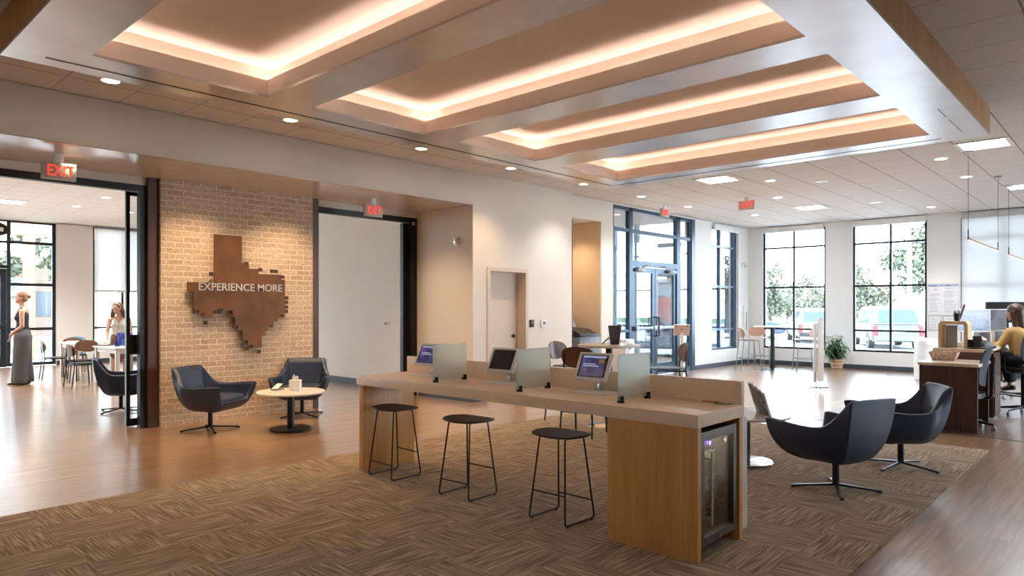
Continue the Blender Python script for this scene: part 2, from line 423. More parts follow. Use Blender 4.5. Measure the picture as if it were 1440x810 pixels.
STOOLW = wood('dark_stained_ply_seat', (.03, .015, .009), (.058, .03, .019), 'x', .55)
WENGE = wood('dark_brown_laminate', (.04, .017, .012), (.085, .038, .026), 'z', .4, fine=30)
RUST = plain('rusted_steel_plate', (.125, .045, .006), .5, metal=.3, var=.35, nscale=3.5)
RUSTD = plain('dark_rust_steel', (.07, .028, .014), .5, metal=.5)
GLASS = glass('window_glass', (.97, .99, 1))
GLASSD = glass('clear_interior_glass', (.93, .96, .97))
FROST = plain('frosted_divider_glass', (.86, 1, .985), .45, var=.01)
for _n in FROST.node_tree.nodes:
    if _n.type == 'BSDF_PRINCIPLED': _n.inputs['Transmission Weight'].default_value = .88; _n.inputs['IOR'].default_value = 1.2
SHADE = veil('translucent_roller_shade', (.68, .67, .66), .5, .05)
SHADEB = veil('white_solar_shade', (.85, .84, .82), .5, .14)
LED = emis('warm_led_strip', (1, .81, .73), 11.5)
LENSW = emis('warm_lamp_lens', (1, .74, .48), 9)
LENSC = emis('neutral_lamp_lens', (1, .93, .84), 9)
PANEL = emis('cool_light_panel', (.93, .97, 1), 11)
REDL = emis('red_exit_letters', (1, .05, .03), .62)
BLUEL = emis('blue_indicator', (.15, .1, 1), 9)
PENDL = emis('pendant_led', (1, .45, .3), 2)
COPPER = plain('copper_bar', (.45, .16, .09), .3, metal=.8)
SKIN = plain('skin', (.60, .34, .24), .5, var=.04)
GREEN = plain('leaf_green', (.07, .16, .06), .4, var=.35, nscale=14)
# ------------------------------------------------------------------ the setting
def S(name, mb, mat, label=None, parent=None, world=True, smooth=0):
    o = mb.build(name, mat, parent, world=world, smooth=smooth, recenter=parent is None)
    if parent is None: o['kind'] = 'structure'
    if label: o['label'] = label
    return o
CZ = 3.66
S('floor', B(-21.3, -5, -.12, 5.6, 18.4, 0), FLOOR, 'glossy brown wood plank floor').location
S('trim_1', B(-3.42, 9.64, .001, 5.45, 18.22, .004), FLOOR2, 'brown plank flooring of the desk area')
S('ceiling', B(-8.3, -5, CZ, 5.6, 18.5, CZ + .1), TILES, 'beige lay in tile ceiling')
S('ceiling_annex', B(-21.3, -5, 3.74, -9.35, 8.0, 3.84), TILESW, 'white tile ceiling of the side room')
# left wall with its deep header
S('wall_left_header', B(-9.3, -4.9, 3.159, -7.91, 7.66, 3.655), WALL, 'deep beige header above the openings')
w = MB(); w.box(-8.25, 7.66, 0, -7.91, 7.975, CZ); w.box(-8.25, 8.99, 0, -7.91, 10.23, CZ); w.box(-8.25, 7.975, 2.18, -7.91, 8.99, CZ)
w.box(-9.36, 7.66, 0, -8.25, 7.8, 3.85)
S('wall_left', w, WALL, 'plain warm white wall with a recessed door')
w = MB(); w.box(-9.34, 10.10, 0, -9.2, 11.8, CZ); w.box(-9.2, 10.10, 0, -8.25, 10.23, CZ); w.box(-9.2, 10.23, 3.23, -8.04, 11.36, CZ)
w.box(-9.2, 11.36, 0, -8.04, 11.77, CZ)
S('wall_niche', w, WALL, 'wall around the tall niche')
S('trim_2', B(-9.19, 11.335, 0, -8.05, 11.359, 3.228), TAN, 'niche side coloured tan for the warm downlight wash')
S('trim_3', B(-8.075, 10.405, 0, -8.045, 10.43, 3.2), BLACK, 'thin black strip drawn for the dark gap at the niche edge')  # dark gap beside the niche, drawn as a black strip
w = MB(); w.box(-8.3, 11.77, 3.63, -8.04, 15.23, CZ); w.box(-8.3, 15.23, 0, -8.04, 16.12, CZ); w.box(-8.3, 16.12, 0, -8.04, 17.66, .43)
w.box(-8.3, 16.12, 3.56, -8.04, 17.66, CZ); w.box(-8.3, 17.66, 0, -8.04, 18.5, CZ)
S('wall_entrance', w, WALLW, 'white wall beside the entrance doors')
w = MB()
for a, b in ((-8.04, -7.63), (-6.01, -5.37), (-3.76, -3.10)): w.box(a, 18.25, 0, b, 18.5, CZ)
for a, b in ((-7.63, -6.01), (-5.37, -3.76), (-3.10, 5.5)): w.box(a, 18.25, 0, b, 18.5, .43); w.box(a, 18.25, 3.56, b, 18.5, CZ)
S('wall_back', w, WALLW, 'white far wall between tall windows')
w = MB(); w.box(5.5, -5, 0, 5.7, 18.5, .5); w.box(5.5, -5, 3.3, 5.7, 18.5, CZ); w.box(5.5, -5, .5, 5.7, 9.5, 3.3); w.box(5.5, 17.5, .5, 5.7, 18.5, 3.3); w.box(5.5, 13.3, .5, 5.7, 13.7, 3.3)
S('wall_right', w, WALL)
S('wall_front', B(-21.3, -5.2, 0, 5.7, -5, 3.9), WALL)
w = MB(); w.box(-9.36, -5, 0, -9.28, -1.2, 3.9); w.box(-9.36, -1.2, 3.052, -9.3, 7.66, 3.9)
S('wall_partition', w, WALL, 'narrow beige band above the black door frames')
S('trim_13', B(-9.28, -1.1, 3.152, -7.93, 7.65, 3.1585), plain('semi_gloss_soffit', (.62, .56, .50), .22, spec=.9), 'semi gloss underside of the header')
S('wall_brick', B(-9.43, 3.405, 0, -9.18, 5.565, 3.158), BRICK, 'pale smeared brick accent wall')
for i, (a, b) in enumerate(((3.275, 3.405), (5.565, 5.675))):
    S('trim_%d' % (4 + i), B(-9.46, a, 0, -9.235 if i == 0 else -9.2, b, 3.158, bev=.002), DCOL, 'dark stained wooden post beside the brick wall')
# side room shell
w = MB(); w.box(-21.3, -5, 3.72, -21.1, 8, 3.84); w.box(-21.3, 5.22, 0, -21.1, 6.07, 3.75); w.box(-21.3, 6.07, 0, -21.1, 7.6, .42); w.box(-21.3, 7.6, 0, -21.1, 8, 3.75); w.box(-21.3, -5, 0, -21.1, -2.5, 3.75)
S('wall_annex_left', w, WALLW, 'white wall between the side room windows')
w = MB(); w.box(-21.1, 7.85, 0, -14.6, 8.05, 3.75); w.box(-12.74, 7.85, 0, -9.36, 8.05, 3.75); w.box(-14.6, 7.85, 0, -12.74, 8.05, .42); w.box(-14.6, 7.85, 3.5, -12.74, 8.05, 3.75)
S('wall_annex_back', w, WALLW, 'white wall seen through the middle opening')
# baseboards
def bb(side, *boxes):
    w = MB()
    for b in boxes: w.box(*b)
    S('baseboard_' + side, w, BASEB)
bb('left', (-7.91, 7.66, 0, -7.898, 7.97, .1), (-7.91, 8.995, 0, -7.898, 10.23, .1), (-9.25, 7.648, 0, -7.91, 7.66, .1))
bb('entrance', (-8.04, 15.24, 0, -8.028, 18.25, .11), (-8.04, 11.36, 0, -8.028, 11.77, .11))
bb('back', (-8.03, 18.238, 0, 5.5, 18.25, .11))
bb('annex_back', (-21.1, 7.835, 0, -9.4, 7.85, .13))
bb('annex_left', (-21.1, 5.22, 0, -21.085, 7.84, .12))
# ---------------------------------------------------------------- windows
def win(n, axis, plane, a0, a1, z0, z1, vs, hs, fmat=FRAME, fw=.05, dep=.06, label=None, wide_l=None, gl=GLASS):
    """axis 'x': window runs along x in plane y=plane ; 'y': runs along y in plane x=plane"""
    c = (a0 + a1) / 2
    t = thing('window_%d' % n, (c, plane, z0) if axis == 'x' else (plane, c, z0), 0, label, None, None, 'structure')
    def bx(m, a, b, za, zb, d=dep):
        if axis == 'x': m.box(a, plane - d / 2, za, b, plane + d / 2, zb)
        else: m.box(plane - d / 2, a, za, plane + d / 2, b, zb)
    m = MB(); e = .0
    bx(m, a0, a0 + fw, z0, z1); bx(m, a1 - (wide_l or fw), a1, z0, z1); bx(m, a0, a1, z0, z0 + fw, dep + .02); bx(m, a0, a1, z1 - fw, z1)
    for v in vs: bx(m, v - fw / 2, v + fw / 2, z0, z1)
    for h in hs: bx(m, a0, a1, h - fw * .45, h + fw * .45, dep - .004)
    m.build('window_frame', fmat, t, world=True, smooth=0)
    m = MB(); bx(m, a0 + .01, a1 - .01, z0 + .01, z1 - .01, .006)
    m.build('window_pane', gl, t, world=True, smooth=0)
    return t
win(1, 'x', 18.33, -7.63, -6.01, .43, 3.56, [-6.82], [.95, 2.04, 3.09], label='tall dark framed window nearest the corner')
win(2, 'x', 18.33, -5.37, -3.76, .43, 3.56, [-4.53], [.95, 2.04, 3.08], label='tall dark framed window between plant and notice board')
win(3, 'x', 18.33, -3.10, 5.5, .43, 3.56, [-2.28 + .84 * i for i in range(9)], [.95, 2.04, 3.09], label='wide window bank behind lowered roller shades')
win(4, 'y', -8.16, 16.12, 17.66, .43, 3.56, [16.74], [.95, 2.05, 3.08], FRAMEB, wide_l=.12, dep=.09, label='narrow tall window beside the corner')
win(5, 'y', 5.6, 9.5, 13.3, .5, 3.3, [10.4, 11.4, 12.4], [1, 2.1]); win(6, 'y', 5.6, 13.7, 17.5, .5, 3.3, [14.6, 15.6, 16.6], [1, 2.1])  # unseen windows added in the right wall to bring in more daylight
win(7, 'y', -21.2, 4.16, 5.22, .02, 3.75, [], [.96, 2.1, 3.17], fw=.08, label='tall storefront window right of the glass door')
win(8, 'y', -21.2, 6.07, 7.6, .42, 3.74, [6.83], [.96], fw=.06, label='window with a half lowered shade')
win(9, 'x', 7.95, -14.6, -12.74, .42, 3.5, [-13.7], [.95, 2.04], fw=.06)
win(10, 'y', -21.2, -2.5, 3.14, 0.02, 3.75, [-.6, 1.3], [.96, 2.5, 3.17], fw=.08)
# shade cassettes and shades
for i, (a, b) in enumerate(((-7.6, -6.04), (-5.35, -3.77))):
    S('trim_%d' % (6 + i), B(a, 18.17, 3.50, b, 18.25, 3.64, bev=.006), WHITE, 'white roller shade cassette')
S('trim_8', B(-8.04, 16.16, 3.48, -7.97, 17.62, 3.62, bev=.006), WHITE, 'white roller shade cassette of the narrow window')
tag(B(-3.07, 18.2, .46, 5.4, 18.206, 3.53).build('roller_shade', SHADE), 'large white roller shade covering the window bank behind the desks', 'shade')
S('trim_9', B(-3.07, 18.16, 3.50, 5.4, 18.25, 3.63, bev=.004), plain('grey_valance', (.55, .55, .55), .5), 'grey shade valance')
sh = thing('roller_shade', (-21.04, 6.83, 1.96), 0, 'half lowered white shade in the side room window', 'shade')
B(-21.045, 6.1, 1.98, -21.04, 7.57, 3.68).build('shade_fabric', SHADEB, sh, world=True); B(-21.055, 6.1, 1.93, -21.03, 7.57, 1.99, bev=.004).build('bottom_bar', WHITE, sh, world=True)
B(-21.09, 6.1, 3.66, -21.0, 7.57, 3.74).build('cassette', GREYP, sh, world=True)
# ---------------------------------------------------------------- storefront with entrance doors
t = thing('window_11', (-8.1, 13.5, 0), 0, 'dark framed entrance storefront', None, None, 'structure')
m = MB()
def vy(a, b, z0=0, z1=3.63, d=.1, x=-8.1): m.box(x - d / 2, a, z0, x + d / 2, b, z1)
vy(11.77, 11.82); vy(12.40, 12.53); vy(14.40, 14.56); vy(15.08, 15.23, d=.14); vy(11.82, 15.1, 3.56, 3.63, .1); vy(11.82, 15.1, 3.11, 3.18, .09)
vy(12.53, 14.4, 2.40, 2.52, .1); vy(11.82, 12.4, .99, 1.05, .09); vy(14.56, 15.1, .96, 1.02, .09); vy(11.82, 12.4, 0, .1, .1); vy(14.56, 15.1, 0, .1, .1)
m.build('window_frame', FRAMEB, t, world=True, smooth=0)
m = MB(); vy(11.8, 12.42, .05, 3.6, .006); vy(14.5, 15.1, .05, 3.6, .006); vy(12.5, 14.42, 2.48, 3.6, .006)
m.build('window_pane', GLASS, t, world=True, smooth=0)
for k, (a, b) in enumerate(((12.54, 13.455), (13.475, 14.395))):
    t = thing('door_%d' % (2 + k), (-8.1, (a + b) / 2, 0), 0, 'glass entrance door leaf, %s of the pair' % ('left' if k == 0 else 'right'), None, None, 'structure')
    m = MB(); vy(a, a + .1, .01, 2.39, .05); vy(b - .1, b, .01, 2.39, .05); vy(a + .1, b - .1, .01, .27, .048); vy(a + .1, b - .1, 2.27, 2.39, .048)
    m.build('door_frame', FRAMEB, t, world=True, smooth=0)
    m = MB(); vy(a + .09, b - .09, .26, 2.28, .006); m.build('door_pane', GLASS, t, world=True, smooth=0)
    m = MB(); m.box(-8.07, a + .04, 1.03, -8.0, b - .03, 1.09, bev=.01); m.box(-8.07, a + .03, 1.01, -7.985, a + .15, 1.11, bev=.01); m.box(-8.07, b - .15, 1.01, -7.985, b - .03, 1.11, bev=.01)
    m.build('push_bar', plain('anodised_bar', (.25, .3, .35), .35, metal=.7), t, world=True)
    y = b - .05 if k == 0 else a + .05
    s = -1 if k == 0 else 1
    m = MB(); m.tube(fillet([(-8.075, y, .88), (-8.0, y, .88), (-8.0, y, 1.3), (-8.075, y, 1.3)], .05), .013)
    m.build('door_handle', BLACK, t, world=True)
    m = MB(); m.box(-8.07, (a + b) / 2 - .15 + .2 * s, 2.29, -7.99, (a + b) / 2 + .15 + .2 * s, 2.36, bev=.006); m.tube([(-8.02, (a + b) / 2 + .2 * s, 2.37), (-8.0, (a + b) / 2 - .2 * s, 2.44)], .012)
    m.build('door_closer', GREYP, t, world=True)
# plain door in the left wall
t = thing('door_1', (-8.0, 8.48, 0), 0, 'beige flush door with a black lever', None, None, 'structure')
m = MB(); m.box(-8.22, 7.975, 0, -7.895, 8.045, 2.18, bev=.003); m.box(-8.22, 8.92, 0, -7.895, 8.99, 2.18, bev=.003); m.box(-8.22, 8.045, 2.11, -7.896, 8.92, 2.179, bev=.003)
m.build('door_frame', plain('beige_door_frame', (.62, .52, .43), .5), t, world=True, smooth=0)
B(-8.17, 8.05, .01, -8.11, 8.915, 2.105, bev=.002).build('door_leaf', plain('beige_painted_door', (.66, .57, .49), .5, var=.02), t, world=True, smooth=0)
m = MB(); m.cyl((-8.11, 8.83, 1.02), (-8.09, 8.83, 1.02), .032); m.tube(fillet([(-8.1, 8.83, 1.02), (-8.05, 8.83, 1.02), (-8.05, 8.72, 1.02)], .02), .009)
m.build('door_handle', BLACK, t, world=True)
# glass door of the side room
t = thing('door_4', (-21.2, 3.65, 0), 0, 'dark framed glass door of the side room', None, None, 'structure')
m = MB()
def vz(a, b, z0, z1, d=.06, x=-21.2): m.box(x - d / 2, a, z0, x + d / 2, b, z1)
vz(3.14, 3.22, 0, 3.75, .1); vz(3.22, 4.16, 2.5, 2.58, .1); vz(3.22, 4.16, 3.14, 3.2, .1); vz(3.22, 4.16, 3.68, 3.75, .1)
vz(3.23, 3.36, .01, 2.49); vz(4.02, 4.155, .01, 2.49); vz(3.36, 4.02, .01, .28); vz(3.36, 4.02, 2.33, 2.49)
m.build('door_frame', FRAME, t, world=True, smooth=0)
m = MB(); vz(3.35, 4.03, .27, 2.34, .006); vz(3.2, 4.17, 2.56, 3.7, .006); m.build('door_pane', GLASS, t, world=True, smooth=0)
m = MB(); m.box(-21.16, 3.26, .98, -21.1, 4.12, 1.05, bev=.01); m.tube(fillet([(-21.17, 3.98, .8), (-21.08, 3.98, .8), (-21.08, 3.98, 1.25), (-21.17, 3.98, 1.25)], .05), .014); m.build('push_bar', BLACK, t, world=True)
# black frames of the two openings in the partition
m = MB(); m.box(-9.38, -1.2, 2.965, -9.285, 3.27, 3.052); m.box(-9.4, 3.2, 0, -9.29, 3.274, 2.965); m.box(-9.4, -1.2, 0, -9.29, -1.12, 2.965)
S('trim_10', m, BLACK, 'black head frame of the left opening')
m = MB(); m.box(-9.38, 5.676, 2.965, -9.285, 7.655, 3.052); m.box(-9.4, 5.676, 0, -9.3, 5.74, 2.965); m.box(-9.4, 7.53, 0, -9.29, 7.655, 2.965); m.box(-9.48, 7.44, 0, -9.40, 7.54, 2.965)
S('trim_11', m, BLACK, 'black frame of the middle opening')
t = thing('sliding_glass_panel', (-9.53, 3.5, 0), 0, 'black framed sliding glass panel standing open beside the brick wall', 'glass panel')
m = MB(); m.box(-9.555, 3.11, .01, -9.505, 3.155, 3.0); m.box(-9.555, 4.1, .01, -9.505, 4.15, 3.0); m.box(-9.553, 3.155, .01, -9.507, 4.1, .1); m.box(-9.553, 3.155, 2.94, -9.507, 4.1, 3.0)
m.build('panel_frame', BLACK, t, world=True, smooth=0)
B(-9.534, 3.15, .09, -9.526, 4.105, 2.95).build('panel_glass', GLASSD, t, world=True, smooth=0)
m = MB(); m.box(-9.56, 3.112, .92, -9.495, 3.30, 1.17, bev=.004); m.build('lock_box', BLACK, t, world=True)
m = MB(); m.cyl((-9.496, 3.24, 1.12), (-9.48, 3.24, 1.12), .012); m.build('lock_cylinder', CHROME, t, world=True)
# ---------------------------------------------------------------- coffered soffit
X0, X1, Y0, Y1, ZS = -6.17, -1.245, 1.17, 8.92, 3.363
RX0, RX1 = -5.69, -1.712
REC = ((1.63, 3.0), (3.435, 4.81), (5.24, 6.6), (7.09, 8.455))
cf = thing('ceiling_coffer', ((X0 + X1) / 2, (Y0 + Y1) / 2, ZS), 0, 'dropped silver soffit with four glowing recessed coves and wooden edges', None, None, 'structure')
m = MB(); T = .02
m.box(X0, Y0, ZS, RX0, Y1, ZS + T); m.box(RX1, Y0, ZS, X1, Y1, ZS + T)
ys = [Y0] + [v for r in REC for v in r] + [Y1]
for i in range(0, len(ys), 2): m.box(RX0, ys[i], ZS, RX1, ys[i + 1], ZS + T)
m.build('soffit_panel', SOFF, cf, world=True, smooth=0)
m = MB(); e = .02
m.box(X0, Y0, ZS + T, X0 + e, Y1, CZ); m.box(X1 - e, Y0, ZS + T, X1, Y1, CZ); m.box(X0 + e, Y0, ZS + T, X1 - e, Y0 + e, CZ); m.box(X0 + e, Y1 - e, ZS + T, X1 - e, Y1, CZ)
m.build('edge_fascia', OAKX, cf, world=True, smooth=0)
m = MB(); i_ = .19; z_ = ZS - .003
m.box(X0 + i_ - .012, Y0 + i_ + .05, z_, X0 + i_ + .012, Y1 - .19, ZS); m.box(X0 + .22, Y1 - i_ - .006, z_, X1 - .42, Y1 - i_ + .006, ZS)
m.box(X1 - i_ - .003, 7.4, z_, X1 - i_ + .003, 7.75, ZS); m.box(X1 - i_ - .003, 7.9, z_, X1 - i_ + .003, 8.5, ZS)
m.build('air_slot', BLACK, cf, world=True, smooth=0)
LIP = 3.515; G = .11; TOPZ = 3.655
for (a, b) in REC:
    m = MB()
    m.box(RX0 - .018, a - .018, ZS + T, RX0, b + .018, LIP); m.box(RX1, a - .018, ZS + T, RX1 + .018, b + .018, LIP)
    m.box(RX0, a - .018, ZS + T, RX1, a, LIP); m.box(RX0, b, ZS + T, RX1, b + .018, LIP)
    fa = m.build('cove_fascia', FASC, cf, world=True, smooth=0)
    m = MB()
    m.box(RX0 - G - .03, a - G - .03, LIP - .07, RX0 - G, b + G + .03, TOPZ); m.box(RX1 + G, a - G - .03, LIP - .07, RX1 + G + .03, b + G + .03, TOPZ)
    m.box(RX0 - G, a - G - .03, LIP - .07, RX1 + G, a - G, TOPZ); m.box(RX0 - G, b + G, LIP - .07, RX1 + G, b + G + .03, TOPZ)
    m.box(RX0 - G, a - G, TOPZ - .004, RX1 + G, b + G, TOPZ)
    # gutter floor of the cove
    zz = LIP - .06
    m.box(RX0 - G, a - G, zz - .01, RX0 - .018, b + G, zz); m.box(RX1 + .018, a - G, zz - .01, RX1 + G, b + G, zz); m.box(RX0 - .018, a - G, zz - .01, RX1 + .018, a - .018, zz); m.box(RX0 - .018, b + .018, zz - .01, RX1 + .018, b + G, zz)
    tr = m.build('cove_tray', PINKW, cf, world=True, smooth=0)
    m = MB(); w_ = .014; q = .092
    m.box(RX0 - q - w_, a - q, zz, RX0 - q, b + q, zz + .008); m.box(RX1 + q, a - q, zz, RX1 + q + w_, b + q, zz + .008)
    m.box(RX0 - q, a - q - w_, zz, RX1 + q, a - q, zz + .008); m.box(RX0 - q, b + q, zz, RX1 + q, b + q + w_, zz + .008)
    m.build('led_strip', LED, tr, world=True, smooth=0)
# ---------------------------------------------------------------- lamps in the ceilings
def spot(loc, energy, col, size=110, rad=.05, blend=.9):
    l = bpy.data.lights.new('downlight_lamp', 'SPOT'); l.energy = energy; l.color = col; l.spot_size = R(size); l.spot_blend = blend; l.shadow_soft_size = rad
    o = bpy.data.objects.new('downlight_lamp', l); COL.objects.link(o); o.location = loc; return o
def downlight(x, y, z, lens, label, group, r=.078):
    t = thing('downlight', (x, y, z), 0, label, 'ceiling light', group)
    MB().lathe([(r + .016, 0), (r + .014, -.006), (r, -.006), (r, 0)], 28).build('trim_ring', WHITEM, t)
    MB().lathe([(r, -.001), (r * .6, -.004), (.001, -.0045)], 28, cap=False).build('lens', lens, t)
    return t
WARM = (1, .70, .42); NEUT = (1, .96, .91)
nm = ('nearest the left edge', 'next to the first cove', 'beside the second cove', 'beside the third cove', 'beside the last cove corner', 'before the entrance storefront', 'above the entrance doors')
for y, n in zip((2.22, 4.08, 6.01, 7.79, 9.65, 11.5, 13.35), nm):
    downlight(-7.2, y, CZ, LENSW if y < 10 else LENSC, 'aisle downlight along the left wall, ' + n, 'aisle downlights along the left wall')
    spot((-7.2, y, CZ - .03), 52 if y < 10 else 80, WARM if y < 9 else NEUT)
nm = ('above the exit sign of the left opening', 'over the left part of the brick wall', 'over the right part of the brick wall', 'above the middle opening')
for y, n in zip((2.27, 3.80, 5.03, 6.57), nm):
    downlight(-8.53, y, 3.159, LENSW, 'round downlight in the low header soffit ' + n, 'header soffit downlights', .085)
    spot((-8.53, y, 3.13), 60, WARM, 125)
downlight(-8.5, 10.8, 3.23, LENSW, 'round downlight in the top of the niche', 'niche downlight', .06); spot((-8.5, 10.8, 3.2), 40, WARM, 120)
nm = {(-4.69, 11.53): 'between the two front square lights', (-5.3, 13.4): 'closest to the arrow exit sign', (-2.19, 11.5): 'in front of the desk pendants', (-2.19, 13.37): 'beside the first pendant wire', (.3, 11.5): 'beyond the right edge, front one', (.3, 14): 'beyond the right edge, back one', (-3.4, 16.9): 'near the far windows', (-6.7, 15.6): 'in the far left corner'}
for (x, y), n in nm.items():
    if n: downlight(x, y, CZ, LENSC, 'round lit downlight in the rear ceiling ' + n, 'rear ceiling downlights')
    spot((x, y, CZ - .03), 85, NEUT)
def panel(x, y, s, label, hw=.3, z=CZ):
    t = thing('light_panel', (x, y, z), 0, label, 'ceiling light', 'square ceiling light panels')
    m = MB(); f = .05
    for b in ((-hw, -hw, -hw + f, hw), (hw - f, -hw, hw, hw), (-hw + f, -hw, hw - f, -hw + f), (-hw + f, hw - f, hw - f, hw)): m.box(b[0], b[1], -.012, b[2], b[3], 0)
    m.build('panel_frame', WHITEM, t, smooth=0)
    B(-hw + f, -hw + f, -.006, hw - f, hw - f, 0).build('diffuser', s, t, smooth=0)
    return t
panel(-5.3, 10.83, PANEL, 'square lit ceiling panel behind the soffit edge, left one')
panel(-1.58, 10.86, PANEL, 'square lit ceiling panel at the right corner of the soffit')
panel(-5.3, 15.2, PANEL, 'square lit ceiling panel right of the arrow exit sign')
panel(-1.58, 15.1, PANEL, 'square lit ceiling panel at the right edge above the pendants')
panel(-17.6, 3.5, PANEL, 'square lit panel in the side room ceiling', z=3.74)
for x, y in ((1.5, 11), (1.5, 13), (1.5, 15), (1.5, 5), (3.9, 11), (3.9, 14), (-3, -2.5), (0, -2.5), (-3, -.5)): panel(x, y, PANEL, 'added fill light panel out of view')  # panels outside the view, added as fill to brighten the room
for i, (x, y) in enumerate(((-15.5, 4.7), (-17.5, 5.8), (-17.3, 4.66))):
    downlight(x, y, 3.74, LENSC, ('side room downlight nearest the opening', 'side room downlight nearest the shaded window', 'side room downlight above the tables')[i], 'side room downlights')
for x, y, e in ((-12, 1, 70), (-12, 4, 25), (-16, 1.5, 270), (-15.5, 4.7, 220), (-19, 3, 270), (-17.5, 5.8, 170)):
    spot((x, y, 3.7), e, NEUT, 140)
    if (x, y) not in ((-15.5, 4.7), (-17.5, 5.8)): downlight(x, y, 3.74, LENSC, {-12: 'added side room fill light in front of the thermostat wall', -16: 'added side room fill light left of the tables', -19: 'added side room fill light nearest the glass door'}[x] + (', front one' if y == 1 else ''), 'side room downlights')  # hidden fixtures added for the fill spots that brighten the side room
for i, (x, y, r) in enumerate(((-4.07, 12.15, .11), (-4.07, 15.3, .11), (-3.3, 14.0, .07))):
    t = thing('ceiling_speaker', (x, y, CZ), 0, ('round white ceiling speaker nearest the soffit', 'round white ceiling speaker nearest the far windows', 'small round white smoke detector on the rear ceiling')[i], 'speaker' if i < 2 else 'smoke detector')
    MB().lathe([(r, 0), (r, -.008), (r * .85, -.016), (.001, -.02)], 28, cap=False).build('cover', WHITEM, t)
def squircle(w, d, k=.42):
    def f(u, v):
        a, b = 2 * u - 1, 2 * v - 1
        return a * math.sqrt(max(0, 1 - k * b * b)) * w / 2, b * math.sqrt(max(0, 1 - k * a * a)) * d / 2
    return f
# ------------------------------------------------------------------ carpet
rg = B(-6.08, -1.7, .001, -1.238, 8.78, .011).build('area_carpet', CARPET, smooth=0)
tag(rg, 'large taupe carpet of quarter turned streaky tiles under the counter', 'carpet')
# ------------------------------------------------------------------ counter
ct = thing('kiosk_counter', (-3.66, 4.03, .011), 0, 'long beige counter on two oak ends carrying three tablets', 'counter')
m = MB(); m.box(-5.38, 3.715, .806, -1.94, 4.345, .885, bev=.002); m.build('countertop', TOP, ct, world=True)
m = MB(); m.box(-5.38, 4.305, .8855, -1.94, 4.345, 1.037, bev=.002); m.build('back_ledge', TOP, ct, world=True)
m = MB(); m.box(-5.365, 3.735, .011, -5.30, 4.33, .806, bev=.001); m.build('end_panel', OAK, ct, world=True)
m = MB(); m.box(-2.585, 3.72, .011, -1.945, 3.765, .806, bev=.001); m.build('front_panel', OAK, ct, world=True)
m = MB(); m.box(-2.585, 4.285, .011, -1.945, 4.33, .806, bev=.001); m.box(-2.585, 3.765, .011, -2.56, 4.285, .806); m.build('cabinet_panel', OAK, ct, world=True)
m = MB(); m.box(-5.30, 3.80, .79, -2.585, 3.84, .8055); m.build('support_rail', BLACK, ct, world=True)
m = MB(); m.box(-2.6, 4.36, .03, -1.98, 4.505, .79, bev=.035, seg=4)
tag(m.build('storage_cabinet', WARMW), 'warm white cabinet with rounded edges standing against the back of the counter', 'cabinet')
# wine cooler
wc = thing('beverage_cooler', (-2.2, 4.02, .011), 0, 'slim glass door beverage cooler built into the counter end', 'refrigerator')
m = MB(); m.box(-2.54, 3.785, .06, -2.50, 4.265, .76); m.box(-2.50, 3.785, .06, -2.0, 3.80, .76); m.box(-2.50, 4.25, .06, -2.0, 4.265, .76); m.box(-2.50, 3.8, .06, -2.0, 4.25, .08); m.box(-2.50, 3.8, .745, -2.0, 4.25, .76)
m.box(-2.5, 3.8, .011, -2.05, 4.25, .06); m.build('cooler_body', COOLIN, wc, world=True, smooth=0)
m = MB(); f = .042
m.box(-1.998, 3.785, .09, -1.955, 3.785 + f, .77); m.box(-1.998, 4.262 - f, .09, -1.955, 4.262, .77); m.box(-1.998, 3.785 + f, .09, -1.955, 4.262 - f, .09 + f); m.box(-1.998, 3.785 + f, .77 - .055, -1.955, 4.262 - f, .77)
dr = m.build('cooler_door', STEELD, wc, world=True, smooth=0)
B(-1.982, 3.82, .125, -1.974, 4.225, .72).build('door_glass', glass('smoked_cooler_glass', (.82, .72, .60), .7), dr, world=True, smooth=0)
m = MB(); m.cyl((-1.915, 3.84, .215), (-1.915, 3.84, .66), .0085); m.cyl((-1.955, 3.84, .255), (-1.915, 3.84, .255), .007); m.cyl((-1.955, 3.84, .61), (-1.915, 3.84, .61), .007)
m.build('door_handle', STEEL, dr, world=True)
text_mb('P', .035, .002, Matrix.Translation((-1.9735, 3.935, .685)) @ Matrix.Rotation(R(90), 4, 'Z') @ Matrix.Rotation(R(90), 4, 'X')).build('temperature_display', BLUEL, dr, world=True, smooth=0)
m = MB(); m.cyl((-1.974, 4.135, .68), (-1.970, 4.135, .68), .018); m.build('round_badge', CHROME, dr, world=True)
m = MB(); m.cyl((-1.955, 4.02, .108), (-1.948, 4.02, .108), .012); m.build('door_lock', CHROME, dr, world=True)
for z in (.27, .45, .62):
    m = MB()
    m.tube([(-2.03, 3.81, z), (-2.03, 4.24, z)], .004); m.tube([(-2.47, 3.81, z), (-2.47, 4.24, z)], .004)
    for k in range(9): m.tube([(-2.47, 3.83 + k * .049, z + .004), (-2.03, 3.83 + k * .049, z + .004)], .0025, seg=5)
    m.build('wire_shelf', STEEL, wc, world=True)
bcol = [plain('clear_bottle', (.5, .58, .62), .1), plain('green_bottle', (.12, .3, .12), .12), plain('amber_bottle', (.3, .13, .03), .12), plain('blue_bottle', (.25, .5, .65), .12)]
capm = plain('bottle_cap', (.75, .75, .72), .4)
def bottle(mat):
    t = thing('drink_bottle', (0, 0, 0), 0, '', 'bottle', 'drinks in the cooler')
    MB().lathe([(.026, 0), (.03, .006), (.03, .088), (.024, .102), (.012, .12), (.011, .132)], 18).build('bottle_body', mat, t)
    MB().lathe([(.0125, .132), (.0125, .146)], 14).build('bottle_cap', capm, t); return t
BT = [bottle(c) for c in bcol]; used = set()
